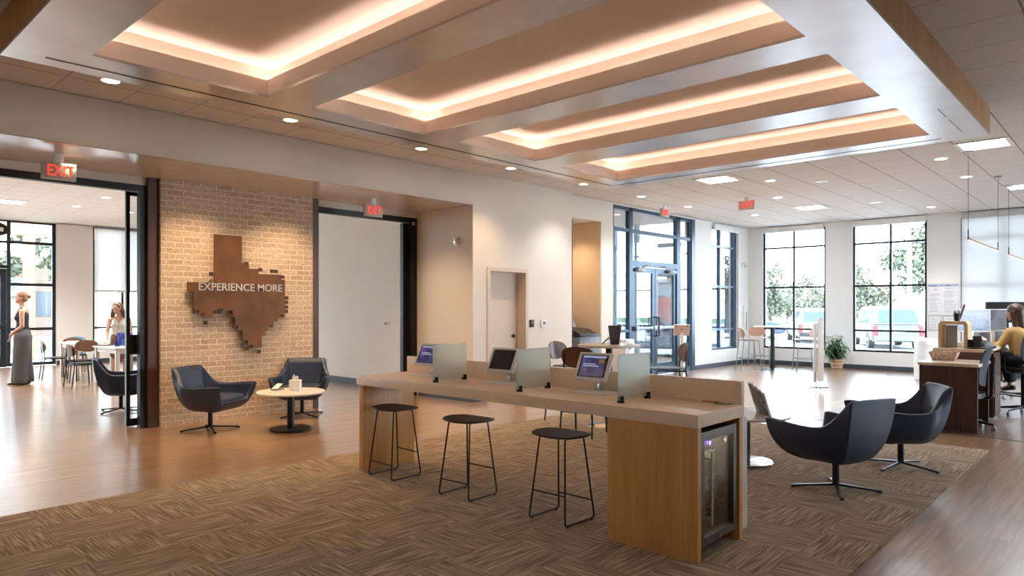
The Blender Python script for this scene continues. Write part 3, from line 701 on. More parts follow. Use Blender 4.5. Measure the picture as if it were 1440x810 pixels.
for z, zn in ((.0805, 'the cooler floor'), (.2785, 'the lower wire shelf'), (.4585, 'the upper wire shelf')):
    for k, y in enumerate((3.86, 3.95, 4.06, 4.16)):
        c = (k * 3 + int(z * 10)) % 4
        lab = '%s drink bottle on %s, %s' % (('clear', 'green', 'amber', 'blue')[c], zn, ('nearest the handle', 'second from the handle', 'third from the handle', 'nearest the hinge side')[k])
        if c in used: dup(BT[c], (-2.07, y, z), 0, lab)
        else: used.add(c); BT[c].location = (-2.07, y, z); BT[c]['label'] = lab
_l = bpy.data.lights.new('cooler_lamp', 'POINT'); _l.energy = 3.5; _l.color = (.85, .9, 1); _l.shadow_soft_size = .02; _o = bpy.data.objects.new('cooler_lamp', _l); COL.objects.link(_o); _o.location = (-2.02, 4.02, .735)
# tablets
def screen(name, base, hi, s=1.0, sc=14):
    m, nt, out = new_mat(name)
    e = nd(nt, 'ShaderNodeEmission'); v = nd(nt, 'ShaderNodeTexVoronoi'); v.inputs['Scale'].default_value = sc; v.distance = 'CHEBYCHEV'
    nt.links.new(objvec(nt, (1, 1, 1.6)), v.inputs['Vector'])
    r = nd(nt, 'ShaderNodeValToRGB'); r.color_ramp.elements[0].position = .35; r.color_ramp.elements[0].color = c4(base); r.color_ramp.elements[1].position = .8; r.color_ramp.elements[1].color = c4(hi)
    nt.links.new(v.outputs['Color'], r.inputs['Fac']); nt.links.new(r.outputs[0], e.inputs[0]); e.inputs['Strength'].default_value = s
    g = nd(nt, 'ShaderNodeBsdfGlossy'); g.inputs['Roughness'].default_value = .1; x = nd(nt, 'ShaderNodeMixShader'); x.inputs[0].default_value = .07
    nt.links.new(e.outputs[0], x.inputs[1]); nt.links.new(g.outputs[0], x.inputs[2]); nt.links.new(x.outputs[0], out.inputs['Surface']); return m
SCR = [screen('purple_tablet_screen', (.01, .008, .03), (.2, .15, .45), .28), screen('dark_tablet_screen', (.004, .004, .004), (.012, .01, .01), .6), screen('blue_tablet_screen', (.008, .012, .05), (.09, .11, .3), .3)]
TXT = emis('screen_text', (.7, .7, .95), .22)
def tablet(x, scr, label, bright):
    t = thing('tablet_kiosk', (x, 4.21, .8855), R(3), label, 'tablet', 'tablets on the counter')
    B(-.155, -.13, 0, .155, .13, .006, bev=.002).build('stand_base', WHITEM, t)
    T = Matrix.Translation((-.01, -.005, .19)) @ Matrix.Rotation(R(-27), 4, 'X')
    m = MB(); m.tube(fillet([(0, .05, .004), (0, .075, .06), (0, .02, .17)], .03), .018); m.box(-.03, .035, .004, .03, .075, .03, bev=.005)
    m.build('stand_arm', CHROME, t)
    m = MB(); m.box(-.148, -.012, -.112, .148, .012, .112, bev=.011, seg=4, M=T); m.build('tablet_case', WHITEM, t)
    m = MB(); m.box(-.118, -.0135, -.088, .118, -.0122, .088, M=T); s = m.build('screen', DARKP, t, smooth=0)
    m = MB(); m.box(-.105, -.0142, -.082, .105, -.0136, .082, M=T); m.build('screen_image', scr, s, smooth=0)
    if bright:
        m = MB(); m.box(-.1, -.0148, .066, .1, -.0142, .08, M=T); m.box(-.085, -.0148, .012, .02, -.0142, .019, M=T); m.box(-.085, -.0148, -.004, .05, -.0142, .004, M=T)
        m.build('screen_text', TXT, s, smooth=0)
        m = MB(); m.box(.045, -.0148, .022, .09, -.0142, .058, M=T); m.build('screen_picture', emis('screen_photo', (.35, .17, .08), .25), s, smooth=0)
    return t
tablet(-4.92, SCR[0], 'white tablet with purple lit screen at the left end of the counter', True)
tablet(-3.965, SCR[1], 'white tablet with black screen in the middle of the counter', False)
tablet(-3.035, SCR[2], 'white tablet with dark blue lit screen nearest the cooler end', True)
# dividers
for x, lab in ((-4.42, 'frosted glass divider right of the purple screened tablet'), (-3.468, 'frosted glass divider right of the black screened tablet'), (-2.565, 'frosted glass divider nearest the cooler end')):
    t = thing('glass_divider', (x, 4.01, .8855), 0, lab, 'divider', 'glass dividers on the counter')
    B(-.004, -.195, .018, .004, .19, .32, bev=.001).build('glass_panel', FROST, t)
    for y in (-.165, .165):
        m = MB(); m.box(-.02, y - .014, 0, .02, y + .014, .016, bev=.002); m.box(-.017, y - .014, .016, -.0045, y + .014, .045, bev=.002); m.box(.0045, y - .014, .016, .017, y + .014, .045, bev=.002)
        m.build('clip', BLACK, t)
def pen(loc, rz, mat, lab):
    t = thing('pen', loc, rz, lab, 'pen')
    m = MB(); m.cyl((-.065, 0, .006), (.05, 0, .006), .0045, seg=10); m.build('pen_barrel', mat, t)
    m = MB(); m.cyl((.05, 0, .006), (.066, 0, .006), .0045, .001, seg=10); m.build('pen_tip', CHROME, t)
pen((-2.13, 4.27, .8855), R(12), plain('copper_pen', (.5, .2, .08), .35), 'copper coloured pen lying on the right end of the counter')
pen((-2.03, 4.24, .8855), R(30), plain('green_pen', (.2, .3, .15), .35), 'thin green pen lying beside the copper pen')
# ------------------------------------------------------------------ bar stools at the counter
def make_stool():
    t = thing('bar_stool', (0, 0, 0), 0, '', 'stool', 'stools at the counter')
    sq = squircle(.42, .33, .38)
    def f(u, v):
        x, y = sq(u, v); return (x, y, .606 + .17 * x * x - .10 * (y + .05) ** 2 * (1 if y < 0 else .2))
    MB().slab(f, 21, 15, .013).build('seat', STOOLW, t)
    for s in (-1, 1):
        m = MB(); b = .165 * s; a = .115 * s
        m.tube(fillet([(a * .8, -.02, .598), (a, -.105, .597), (b, -.17, .012), (b, .16, .012), (a, .10, .597), (a * .8, .02, .598)], .03, 5), .0065, seg=8)
        m.build('sled_leg', BLACK, t)
    for y0, z in ((-1, .135), (1, .21)):
        k = (.597 - z) / .585; xx = .115 + .05 * k; yy = y0 * (.105 + .06 * k) - (.004 if y0 > 0 else 0)
        m = MB(); m.tube([(-xx, yy, z), (xx, yy, z)], .0055); m.build('footrest', BLACK, t)
    m = MB()
    for sx in (-1, 1):
        for y in (-.14, .13): m.cyl((.165 * sx, y, 0), (.165 * sx, y, .008), .009, seg=10)
    m.build('glide', DARKP, t)
    return t
st = make_stool(); st.location = (-4.965, 3.84, .011); st['label'] = 'dark wooden sled base stool at the left end of the counter'
dup(st, (-4.02, 3.845, .011), R(2), 'dark wooden sled base stool in the middle of the three')
dup(st, (-3.075, 3.855, .011), R(179), 'dark wooden sled base stool nearest the oak cabinet')
# ------------------------------------------------------------------ swivel lounge chairs
def make_lounge():
    t = thing('lounge_chair', (0, 0, 0), 0, '', 'armchair', 'navy swivel lounge chairs')
    H = [(.35, 0, .365), (.355, .22, .368), (.37, .295, .395), (.402, .368, .545), (.388, .378, .566), (.36, .382, .568), (.22, .385, .558), (.02, .375, .545), (-.14, .35, .56), (-.235, .31, .64), (-.31, .282, .735), (-.343, .268, .770), (-.352, .235, .778), (-.368, 0, .782)]
    full = H + [(x, -y, z) for x, y, z in H[1:-1][::-1]]
    C = catmull(full, 5, True); N = len(C)
    def outer(i, t_):
        r = C[i]; g = max(0, (-r.x - .1) / .26)
        b = Vector((r.x * .30 + .0, r.y * .32, .235)); c = Vector((r.x * (1.0 - .16 * g), r.y * 1.0, .235 + .04 * (1 - g)))
        if r.x > .3: c = Vector((r.x * .86, r.y * .93, .235))
        q = 1 - t_
        return r * q * q + c * 2 * q * t_ + b * t_ * t_
    def inner(i, t_):
        r = C[i]; g = max(0, (-r.x - .1) / .26)
        k = Vector((r.x - .045 * (1 if r.x > 0 else -1) * min(1, abs(r.x) / .3), r.y - .042 * max(-1, min(1, r.y / .2)), r.z - .006 if r.z > .45 else r.z + .0))
        b = Vector((k.x * .70, k.y * .80, .345)); c = Vector((k.x * (.84 - .12 * g), k.y * .96, .375))
        q = 1 - t_
        return k * q * q + c * 2 * q * t_ + b * t_ * t_
    m = MB(); bm = m.bm; nt = 10
    O = [[bm.verts.new(outer(i, j / nt)) for j in range(nt + 1)] for i in range(N)]
    I = [[bm.verts.new(inner(i, j / nt)) for j in range(nt + 1)] for i in range(N)]
    lip = [bm.verts.new((O[i][0].co + I[i][0].co) / 2 + Vector((0, 0, .010))) for i in range(N)]
    for i in range(N):
        j = (i + 1) % N
        for k in range(nt):
            bm.faces.new((O[i][k], O[j][k], O[j][k + 1], O[i][k + 1])); bm.faces.new((I[i][k + 1], I[j][k + 1], I[j][k], I[i][k]))
        bm.faces.new((lip[i], lip[j], O[j][0], O[i][0])); bm.faces.new((I[i][0], I[j][0], lip[j], lip[i]))
    bm.faces.new([O[i][nt] for i in range(N)][::-1]); bm.faces.new([I[i][nt] for i in range(N)])
    m.build('bucket_shell', NAVY, t, smooth=70)
    sq = squircle(.50, .50, .22)
    m = MB(); nu = 24
    prof = [(.93, .355), (1.0, .375), (1.0, .405), (.95, .425), (.8, .436), (.4, .442), (.02, .443)]
    rings = []
    for s_, z in prof:
        ring = []
        for i in range(nu * 4):
            a = 2 * PI * i / (nu * 4); ca, sa = math.cos(a), math.sin(a); n_ = 5
            rr = 1 / ((abs(ca) ** n_ + abs(sa) ** n_) ** (1 / n_)); x, y = ca * rr, sa * rr
            w_ = .27 + .03 * x
            ring.append(m.bm.verts.new((.045 + x * .285 * s_, y * w_ * s_, z)))
        rings.append(ring)
    for a, b in zip(rings, rings[1:]):
        for i in range(len(a)): m.bm.faces.new((a[i], a[(i + 1) % len(a)], b[(i + 1) % len(a)], b[i]))
    m.bm.faces.new(rings[0][::-1]); m.bm.faces.new(rings[-1])
    m.build('seat_cushion', NAVY, t, smooth=50)
    MB().lathe([(.028, .045), (.028, .235)], 18).build('swivel_column', BLACK, t)
    for k in range(4):
        M = Matrix.Rotation(PI / 4 + k * PI / 2, 4, 'Z')
        m = MB(); poly = [(.0, .055), (.34, .018), (.345, .0), (.32, .0), (.31, .006), (0, .035)]
        m.prism(poly, 'y', -.013, .013)
        for v in m.bm.verts: v.co = M @ v.co
        m.build('base_leg', BLACK, t)
    return t
lc = make_lounge(); lc.location = (-8.56, 3.76, 0); lc.rotation_euler.z = R(30)
lc['label'] = 'navy leather swivel lounge chair left of the small table before the brick wall'
dup(lc, (-8.72, 5.12, 0), R(-40), 'navy leather swivel lounge chair right of the tissue box at the brick wall')
dup(lc, (-11.07, 3.55, 0), R(72), 'navy leather lounge chair standing behind the sliding glass panel')
dup(lc, (-1.90, 6.02, .011), R(160), 'navy leather lounge chair on the carpet with its back to the viewer')
dup(lc, (-1.72, 7.30, .011), R(212), 'navy leather lounge chair nearest the desk showing its inner back')
dup(lc, (-12.15, 1.62, 0), R(200), 'navy lounge chair just cut by the left edge')
# ------------------------------------------------------------------ small round tables
def low_table(loc, basemat, colmat, label):
    t = thing('low_round_table', loc, 0, label, 'table')
    m = MB(); m.lathe([(.385, 0), (.41, .006), (.41, .022), (.405, .026), (.001, .026)], 56, c=(0, 0, .452)); m.build('tabletop', WARMW, t)
    m = MB(); m.lathe([(.044, .02), (.044, .452)], 24); m.build('column', colmat, t)
    m = MB(); m.lathe([(.25, .012), (.255, .018), (.245, .026), (.06, .034), (.045, .036)], 44); m.build('base_disc', basemat, t)
    m = MB()
    for k in range(5): a = 2 * PI * k / 5 + .5; m.cyl((.2 * math.cos(a), .2 * math.sin(a), 0), (.2 * math.cos(a), .2 * math.sin(a), .013), .014, seg=12)
    m.build('glide', CHROME, t)
    return t
low_table((-7.83, 4.44, 0), BLACK, BLACK, 'low white round table with black base before the brick wall')
low_table((-2.87, 6.46, .011), CHROME, BLACK, 'low white round table with metal disc base and magazines behind the counter')
t = thing('tissue_box', (-7.86, 4.52, .479), R(48), 'white cube tissue box on the low table by the brick wall', 'tissue box')
B(-.065, -.065, 0, .065, .065, .13, bev=.003).build('box', WHITE, t)
m = MB(); rnd = random.Random(3)
V = m.grid(lambda u, v: Vector(((u - .5) * .09 * (1 - v * .35) + .01 * math.sin(9 * v + u * 4), .018 * math.sin(u * 9 + v * 3), .128 + v * .06 + .015 * math.sin(u * 7))), 12, 7); m.build('tissue', plain('tissue_paper', (.85, .84, .83), .9), t, smooth=60)
t = thing('card_stack', (-8.05, 4.38, .479), R(20), 'small stack of grey green cards leaning beside the tissue box', 'cards')
m = MB()
for k in range(4): m.box(-.05, -.07, k * .006, .05, .07, k * .006 + .005, M=Matrix.Rotation(R(6 * k), 4, 'Z'))
m.build('card', plain('grey_green_card', (.28, .33, .33), .5), t, smooth=0)
m = MB(); m.box(-.045, -.06, 0, .045, .06, .004, M=Matrix.Translation((0, 0, .045)) @ Matrix.Rotation(R(28), 4, 'X')); m.build('leaning_card', WHITE, t, smooth=0)
# magazines on the right table
bk = [plain('magazine_cover_%d' % i, c, .25, var=.5, nscale=25) for i, c in enumerate(((.10, .09, .06), (.22, .15, .10), (.05, .06, .10), (.16, .13, .10)))]
for k, (lab, dx) in enumerate((('tall brochure farthest left in the leaning row', 0), ('brochure second from the left in the leaning row', 1), ('brochure third from the left in the leaning row', 2), ('brochure nearest the table edge in the leaning row', 3))):
    t = thing('brochure', (-2.79 + .052 * dx, 6.60 - .05 * dx, .479), R(38), lab, 'brochure', 'brochures on the low round table')
    M = Matrix.Rotation(R(-17), 4, 'Y')
    hgt = .31 - .025 * dx
    B(-.008, -.055, .002, .008, .055, hgt, M=M).build('pages', WHITE, t, smooth=0)
    m = MB(); m.box(-.011, -.056, .002, -.008, .056, hgt + .004, M=M); m.box(.008, -.056, .002, .011, .056, hgt + .004, M=M); m.build('cover', bk[k], t, smooth=0)
# ------------------------------------------------------------------ plywood chairs
def ply_chair(name, sh, bh, seatmat, backmat, legmat, cat, group, bar=False, arms=False):
    t = thing(name, (0, 0, 0), 0, '', cat, group)
    sq = squircle(.40, .41, .30)
    MB().slab(lambda u, v: (sq(u, v)[0] + .01, sq(u, v)[1], sh - .01 - .28 * max(0, sq(u, v)[0] - .12) ** 1.5 * 1.2 + .1 * sq(u, v)[1] ** 2), 19, 17, .014).build('seat', seatmat, t, smooth=50)
    sb = squircle(.43, .24, .42)
    def fb(u, v):
        y, z = sb(u, v); return (-.235 + 1.1 * y * y - .16 * z, y, bh - .12 + z)
    MB().slab(fb, 21, 13, .013).build('backrest', backmat, t, smooth=50)
    for s in (-1, 1):
        m = MB(); m.tube([(-.27 if bar else -.25, .20 * s, 0), (-.195, .185 * s, sh - .02), (-.222, .165 * s, bh - .08)], .0105); m.build('rear_leg', legmat, t)
        m = MB(); m.tube(fillet([(.22 if bar else .2, .2 * s, 0), (.165, .175 * s, sh - .03), (-.195, .175 * s, sh - .035)], .03), .0105); m.build('front_leg', legmat, t)
    if bar:
        z = .29; m = MB(); m.tube(fillet([(-.25, -.196, z), (.205, -.194, z), (.205, .194, z), (-.25, .196, z)], .02, 3, True), .009, closed=True); m.build('foot_ring', legmat, t)
    else:
        m = MB(); m.tube([(-.195, -.175, sh - .035), (-.195, .175, sh - .035)], .009); m.tube([(.12, -.175, sh - .032), (.12, .175, sh - .032)], .009); m.build('seat_rail', legmat, t)
    if arms:
        for s in (-1, 1):
            m = MB(); m.tube(fillet([(-.20, .2 * s, sh + .2), (.12, .235 * s, sh + .2), (.14, .2 * s, sh - .03)], .05), .011); m.build('armrest', legmat, t)
    return t
bc = ply_chair('bar_chair', .74, 1.05, DARKP, WALNUT, BLACK, 'bar chair', 'plywood bar chairs', True)
bc.location = (-4.93, 6.62, .011); bc.rotation_euler.z = R(105); bc['label'] = 'walnut plywood bar chair with its back to the viewer at the tall round table'
dup(bc, (-5.66, 7.28, .011), R(5), 'bar chair on the far left side of the tall round table')
dup(bc, (-4.53, 7.85, .011), R(222), 'dark seated bar chair at the right of the tall round table')
# tall round table
def tall_table(loc, r, h, colr, base, top, col, label):
    t = thing('tall_round_table', loc, 0, label, 'table')
    MB().lathe([(r - .012, 0), (r, .006), (r, .024), (r - .004, .028), (.001, .028)], 56, c=(0, 0, h - .028)).build('tabletop', top, t)
    MB().lathe([(colr, .02), (colr, h - .028)], 24).build('column', col, t)
    MB().lathe([(base, 0), (base, .006), (base * .9, .012), (colr + .02, .03), (colr, .034)], 44).build('base_disc', CHROME if col is not FRAME else BLACK, t)
    return t
tall_table((-5.04, 7.29, .011), .395, 1.035, .042, .27, plain('pale_laminate', (.72, .64, .56), .3), BLACK, 'tall round table with pamphlet holder behind the counter')
t = thing('pamphlet_holder', (-5.0, 7.36, 1.0465), R(42), 'dark pamphlets in a clear holder on the tall round table', 'pamphlets')
m = MB(); m.prism([(-.055, 0), (.055, 0), (.085, .24), (-.085, .24)], 'y', -.012, .012); m.build('dark_pamphlet', plain('dark_pamphlet', (.09, .08, .075), .4, var=.5, nscale=60), t, smooth=0)
m = MB(); m.box(-.08, -.03, 0, .08, .03, .003); m.box(-.08, -.03, 0, .08, -.027, .08); m.box(-.08, .027, 0, .08, .03, .1); m.build('clear_tray', GLASSD, t, smooth=0)
t = thing('phone_stand', (-5.12, 7.25, 1.0465), R(42), 'small grey tilted stand left of the dark pamphlets', 'stand')
m = MB(); m.box(-.01, -.03, 0, .004, .03, .14, M=Matrix.Rotation(R(48), 4, 'Y')); m.build('stand_plate', GREYP, t)
tall_table((-6.72, 16.65, 0), .43, 1.06, .055, .31, WARMW, FRAME, 'tall white round table in the sunlit corner')
bc2 = ply_chair('bar_chair', .76, 1.02, plain('pale_brown_seat', (.5, .35, .28), .35), plain('pale_brown_back', (.42, .24, .16), .4), GREYP, 'bar chair', 'bar chairs in the far corner', True)
bc2.location = (-7.02, 16.02, 0); bc2.rotation_euler.z = R(42); bc2['label'] = 'pale bar chair left of the tall white table facing right'
dup(bc2, (-7.22, 17.05, 0), R(-50), 'bar chair behind the tall white table showing a brown back')
dup(bc2, (-6.06, 16.9, 0), R(215), 'pale bar chair right of the tall white table facing left')
# white tablet stand near the entrance
t = thing('check_in_stand', (-6.6, 11.98, 0), R(35), 'white floor stand with a tablet seen from behind near the entrance doors', 'kiosk stand')
MB().lathe([(.17, 0), (.17, .012), (.05, .018)], 32).build('stand_base', WARMW, t)
m = MB(); m.box(-.03, -.018, .012, .03, .018, 1.02, bev=.008); m.build('stand_post', WARMW, t)
T = Matrix.Translation((0, 0, 1.08)) @ Matrix.Rotation(R(28), 4, 'X'); m = MB(); m.box(-.15, -.015, -.12, .15, .015, .12, bev=.012, M=T); m.build('tablet_case', plain('beige_case', (.62, .50, .42), .4), t)
m = MB()
for x in (-.1, .1): m.box(x - .014, -.019, .085, x + .014, -.0145, .108, bev=.002, M=T)
m.box(-.03, -.018, .02, .03, -.0145, .03, M=T); m.build('case_button', BLACK, t)
# white bin with slot behind the tall table
t = thing('drop_box', (-7.25, 10.95, 0), 0, 'slim white box with small slot handle left of the entrance doors', 'box')
B(-.15, -.15, 0, .15, .15, .92, bev=.01).build('box_body', WHITEM, t); m = MB(); m.box(.15, -.035, .74, .158, .035, .765, bev=.002); m.build('slot_handle', BLACK, t)
# coin machine in niche
t = thing('coin_machine', (-8.45, 10.86, 0), 0, 'grey coin counting machine with tilted screen standing in the niche', 'machine')
GB = plain('blue_grey_steel', (.16, .19, .23), .45)
m = MB(); m.box(-.5, -.3, 0, .48, .36, .95, bev=.01); m.build('machine_cabinet', GB, t)
m = MB(); m.box(-.5, -.31, .95, .50, .37, .985, bev=.006); m.build('machine_top', DARKP, t)
m = MB(); m.prism([(-.45, .985), (.44, .985), (.44, 1.01), (.25, 1.09), (-.1, 1.12), (-.45, 1.12)], 'y', -.26, .3); m.build('coin_tray', DARKP, t)
m = MB(); m.prism([(-.45, 1.12), (-.05, 1.12), (-.16, 1.36), (-.22, 1.40), (-.45, 1.40)], 'y', -.26, .28); m.build('machine_head', GREYP, t)
m = MB(); m.prism([(.0, 1.12), (.03, 1.12), (-.1, 1.45), (-.13, 1.45)], 'y', -.36, -.05); s = m.build('monitor', DARKP, t)
m = MB(); m.prism([(.027, 1.15), (.031, 1.15), (-.08, 1.43), (-.084, 1.43)], 'y', -.34, -.07); m.build('screen', emis('pale_screen', (.6, .7, .85), .7), s)
m = MB(); m.box(.48, -.03, .72, .50, .08, .78, bev=.004); m.build('latch', BLACK, t)
# ------------------------------------------------------------------ wall pieces
def exit_sign(loc, rz, label, arrow=False, z_top=None, sc=1.0):
    t = thing('exit_sign', loc, rz, label, 'exit sign', 'lit exit signs')
    B(-.16 * sc, -.02, 0, .16 * sc, .02, .18 * sc, bev=.004).build('sign_housing', plain('sign_face', (.5, .42, .36) if not arrow else (.62, .56, .54), .4), t)
    mm = Matrix.Translation((.012 if not arrow else .03, -.022, .09 * sc)) @ Matrix.Rotation(R(90), 4, 'X') @ Matrix.Diagonal((.80, 1.08, 1, 1))
    text_mb('EXIT', .155 * sc, .004, mm, font_bold=.0005).build('sign_letters', REDL, t, smooth=0)
    if arrow:
        m = MB(); m.prism([(-.145, .09), (-.11, .115), (-.11, .065)], 'y', -.024, -.0205); m.build('arrow', REDL, t, smooth=0)
    B(-.04, -.02, .18 * sc, .04, .02, (z_top or .2), bev=.002).build('ceiling_mount', WHITE, t)
    return t
exit_sign((-8.53, 2.13, 2.875), PI / 2, 'lit red exit sign over the left opening', z_top=.284)
exit_sign((-8.53, 6.185, 2.875), PI / 2, 'lit red exit sign over the middle opening', z_top=.284)
exit_sign((-5.75, 13.0, 3.42), 0, 'lit red exit sign with left arrow hanging from the rear ceiling', True, z_top=.24)
exit_sign((-7.40, 12.72, 3.40), PI / 2, 'narrow looking lit exit sign in front of the entrance storefront', z_top=.26, sc=.95)
# the metal state silhouette with cut lettering
ts = thing('wall_sign', (-9.1, 4.4, .93), 0, 'large rusted steel state silhouette with EXPERIENCE MORE lettering on the brick wall', 'sign')
def tp(u, v):  # silhouette drawn in sign units -> (y, z)
    return (3.706 + u * 1.376, .955 + (1 - v) * 1.535)
out = [(.252, .0), (.525, .0), (.525, .235), (.56, .235), (.56, .255), (.60, .255), (.60, .285), (.70, .285), (.70, .33), (.78, .33), (.95, .33), (.95, .375), (.99, .375), (.99, .62), (.99, .69), (.945, .69), (.945, .73), (.905, .73), (.905, .765), (.865, .765), (.865, .80), (.80, .80), (.80, .85), (.775, .85), (.775, .89), (.735, .89), (.735, 1.0), (.64, 1.0), (.64, .97), (.585, .97), (.585, .93), (.53, .93), (.53, .84), (.485, .84), (.485, .79), (.455, .79), (.455, .72), (.43, .72), (.43, .66), (.34, .66), (.34, .645), (.24, .645), (.24, .72), (.155, .72), (.155, .68), (.105, .68), (.105, .655), (.055, .655), (.055, .50), (.0, .50), (.0, .42), (.252, .42)]
# per side correction: the far edge of the plate is as seen on the wall
m = MB(); m.prism([tp(u, v) for u, v in out], 'x', -9.125, -9.10); m.build('steel_plate', RUST, ts, world=True, smooth=0)
sq_ = [(.225, .345), (.58, .242), (.725, .292), (.85, .30), (.895, .30), (.97, .35), (1.01, .545), (1.01, .585), (1.01, .63), (1.01, .67), (.97, .71), (.845, .80), (.715, .915), (.715, .955), (.71, 1.035), (.58, 1.0), (.54, .965), (.455, .80), (.405, .71), (.27, .675), (.315, .675), (.17, .765), (.07, .67)]
for u, v in sq_:
    y, z = tp(u, v); m = MB(); m.box(-9.125, y - .024, z - .024, -9.105, y + .024, z + .024); m.build('steel_square', RUSTD, ts, world=True, smooth=0)
m = MB()
for (y, z) in (tp(.4, .2), tp(.2, .55), tp(.8, .5), tp(.62, .85)): m.cyl((-9.18, y, z), (-9.125, y, z), .012)
m.build('wall_spacer', BLACK, ts, world=True)
mm = Matrix.Translation((-9.0955, 4.43, 1.785)) @ Matrix.Rotation(R(90), 4, 'Z') @ Matrix.Rotation(R(90), 4, 'X') @ Matrix.Diagonal((.98, 1.0, 1, 1))
text_mb('EXPERIENCE MORE', .142, .008, mm, font_bold=.001).build('lettering', plain('silver_letters', (.42, .37, .31), .4, metal=.3), ts, world=True, smooth=0)
# devices on walls
def device(name, box, mat, label, cat, extra=None, bev=.006):
    m = MB(); m.box(*box, bev=bev)
    t = thing(name, ((box[0] + box[3]) / 2, (box[1] + box[4]) / 2, box[2]), 0, label, cat); m.build('housing', mat, t, world=True)
    if extra:
        m = MB(); m.box(*extra[0], bev=.002); m.build(extra[1], extra[2], t, world=True)
device('card_reader', (-7.91, 9.03, 1.17, -7.885, 9.13, 1.30), DARKP, 'small black card reader beside the beige door', 'card reader', ((-7.885, 9.06, 1.24, -7.881, 9.10, 1.27), 'reader_pad', GREYP))
device('thermostat', (-7.91, 9.33, 1.17, -7.885, 9.47, 1.30), WHITE, 'white thermostat right of the black card reader', 'thermostat', ((-7.885, 9.37, 1.21, -7.881, 9.44, 1.27), 'display', GREYP))
device('wall_strobe', (-8.33, 7.62, 2.53, -8.23, 7.66, 2.66), WHITE, 'small white alarm strobe high on the recessed side wall', 'alarm', ((-8.30, 7.61, 2.56, -8.26, 7.62, 2.63), 'strobe_lens', CHROME))
device('wall_thermostat', (-10.45, 7.82, 1.17, -10.32, 7.85, 1.26), WHITE, 'white thermostat on the wall behind the middle opening', 'thermostat', ((-10.42, 7.81, 1.20, -10.37, 7.82, 1.24), 'display', GREYP))
device('wall_outlet', (-12.52, 7.838, .36, -12.38, 7.85, .48), WHITE, 'white outlet plate low on the wall behind the middle opening', 'outlet', ((-12.48, 7.834, .38, -12.42, 7.838, .46), 'socket', plain('outlet_face', (.7, .7, .68), .4)))
device('wall_sensor', (-8.04, 18.0, 2.58, -8.0, 18.08, 2.72), WHITE, 'small white sensor high in the far corner', 'sensor', ((-8.0, 18.02, 2.6, -7.995, 18.05, 2.64), 'lens', BLACK))
device('wall_camera', (-8.04, 17.83, 2.60, -7.96, 17.91, 2.68), WHITE, 'small camera with black lens left of the corner sensor', 'camera', ((-7.96, 17.85, 2.62, -7.95, 17.89, 2.66), 'lens', BLACK))
device('wall_panel', (-8.04, 17.9, .82, -7.98, 18.12, 1.56), WHITE, 'tall white alarm panel in the far corner behind the bar chair', 'panel', ((-7.98, 17.98, .9, -7.975, 18.03, 1.4), 'indicator_strip', GREYP))
device('door_sensor', (-9.285, 7.545, 2.93, -9.27, 7.60, 2.98), WHITE, 'tiny white contact sensor on the black frame of the middle opening', 'sensor', ((-9.27, 7.56, 2.94, -9.268, 7.59, 2.97), 'sensor_cap', GREYP))
# notice board
PAPER = plain('printed_paper', (.74, .75, .78), .6)
INK = plain('grey_print', (.35, .38, .45), .6); BLUEI = plain('blue_heading', (.06, .16, .45), .6)
nb = thing('notice_poster', (-3.435, 18.25, 1.34), 0, 'large framed notice headed MEMBER INFORMATION between window and shades', 'poster')
B(-3.745, 18.225, 1.335, -3.125, 18.25, 2.075, bev=.003).build('frame', plain('silver_poster_frame', (.68, .69, .7), .35), nb, world=True, smooth=0)
B(-3.725, 18.222, 1.355, -3.145, 18.226, 2.055).build('sheet', PAPER, nb, world=True, smooth=0)
mm = Matrix.Translation((-3.435, 18.221, 2.015)) @ Matrix.Rotation(R(90), 4, 'X') @ Matrix.Diagonal((.86, 1, 1, 1))
text_mb('MEMBER INFORMATION', .064, .002, mm, font_bold=.0015).build('heading', BLUEI, nb, world=True, smooth=0)
def lines(m, x0, x1, z0, z1, y, n, seed):
    r = random.Random(seed)
    for k in range(n):
        z = z1 - (k + .5) * (z1 - z0) / n
        if r.random() < .15: continue
        m.box(x0, y - .001, z - .003, x0 + (x1 - x0) * r.uniform(.55, 1), y, z + .003)
m = MB(); lines(m, -3.70, -3.46, 1.38, 1.86, 18.222, 24, 1); lines(m, -3.41, -3.17, 1.38, 1.96, 18.222, 28, 2); m.lathe([(.028, 0), (.028, .002), (.018, .002), (.018, 0)], 20, cap=False)
for v in list(m.bm.verts)[-80:]: v.co = Vector((-3.58 + v.co.x, 18.221 - v.co.z, 1.92 + v.co.y))
m.build('printed_lines', INK, nb, world=True, smooth=0)
for k, (a, b) in enumerate(((-3.735, -3.47), (-3.43, -3.125))):
    nb = thing('framed_notice', ((a + b) / 2, 18.25, .99), 0, 'small framed notice below the large one, %s of two' % ('left' if k == 0 else 'right'), 'poster', 'small notices under the large one')
    B(a, 18.23, .99, b, 18.25, 1.315, bev=.003).build('frame', plain('grey_notice_frame', (.5, .52, .54), .4), nb, world=True, smooth=0)
    B(a + .02, 18.227, 1.01, b - .02, 18.231, 1.295).build('sheet', PAPER, nb, world=True, smooth=0)
    m = MB(); lines(m, a + .04, b - .04, 1.03, 1.27, 18.227, 12, 5 + k); m.build('printed_lines', INK, nb, world=True, smooth=0)
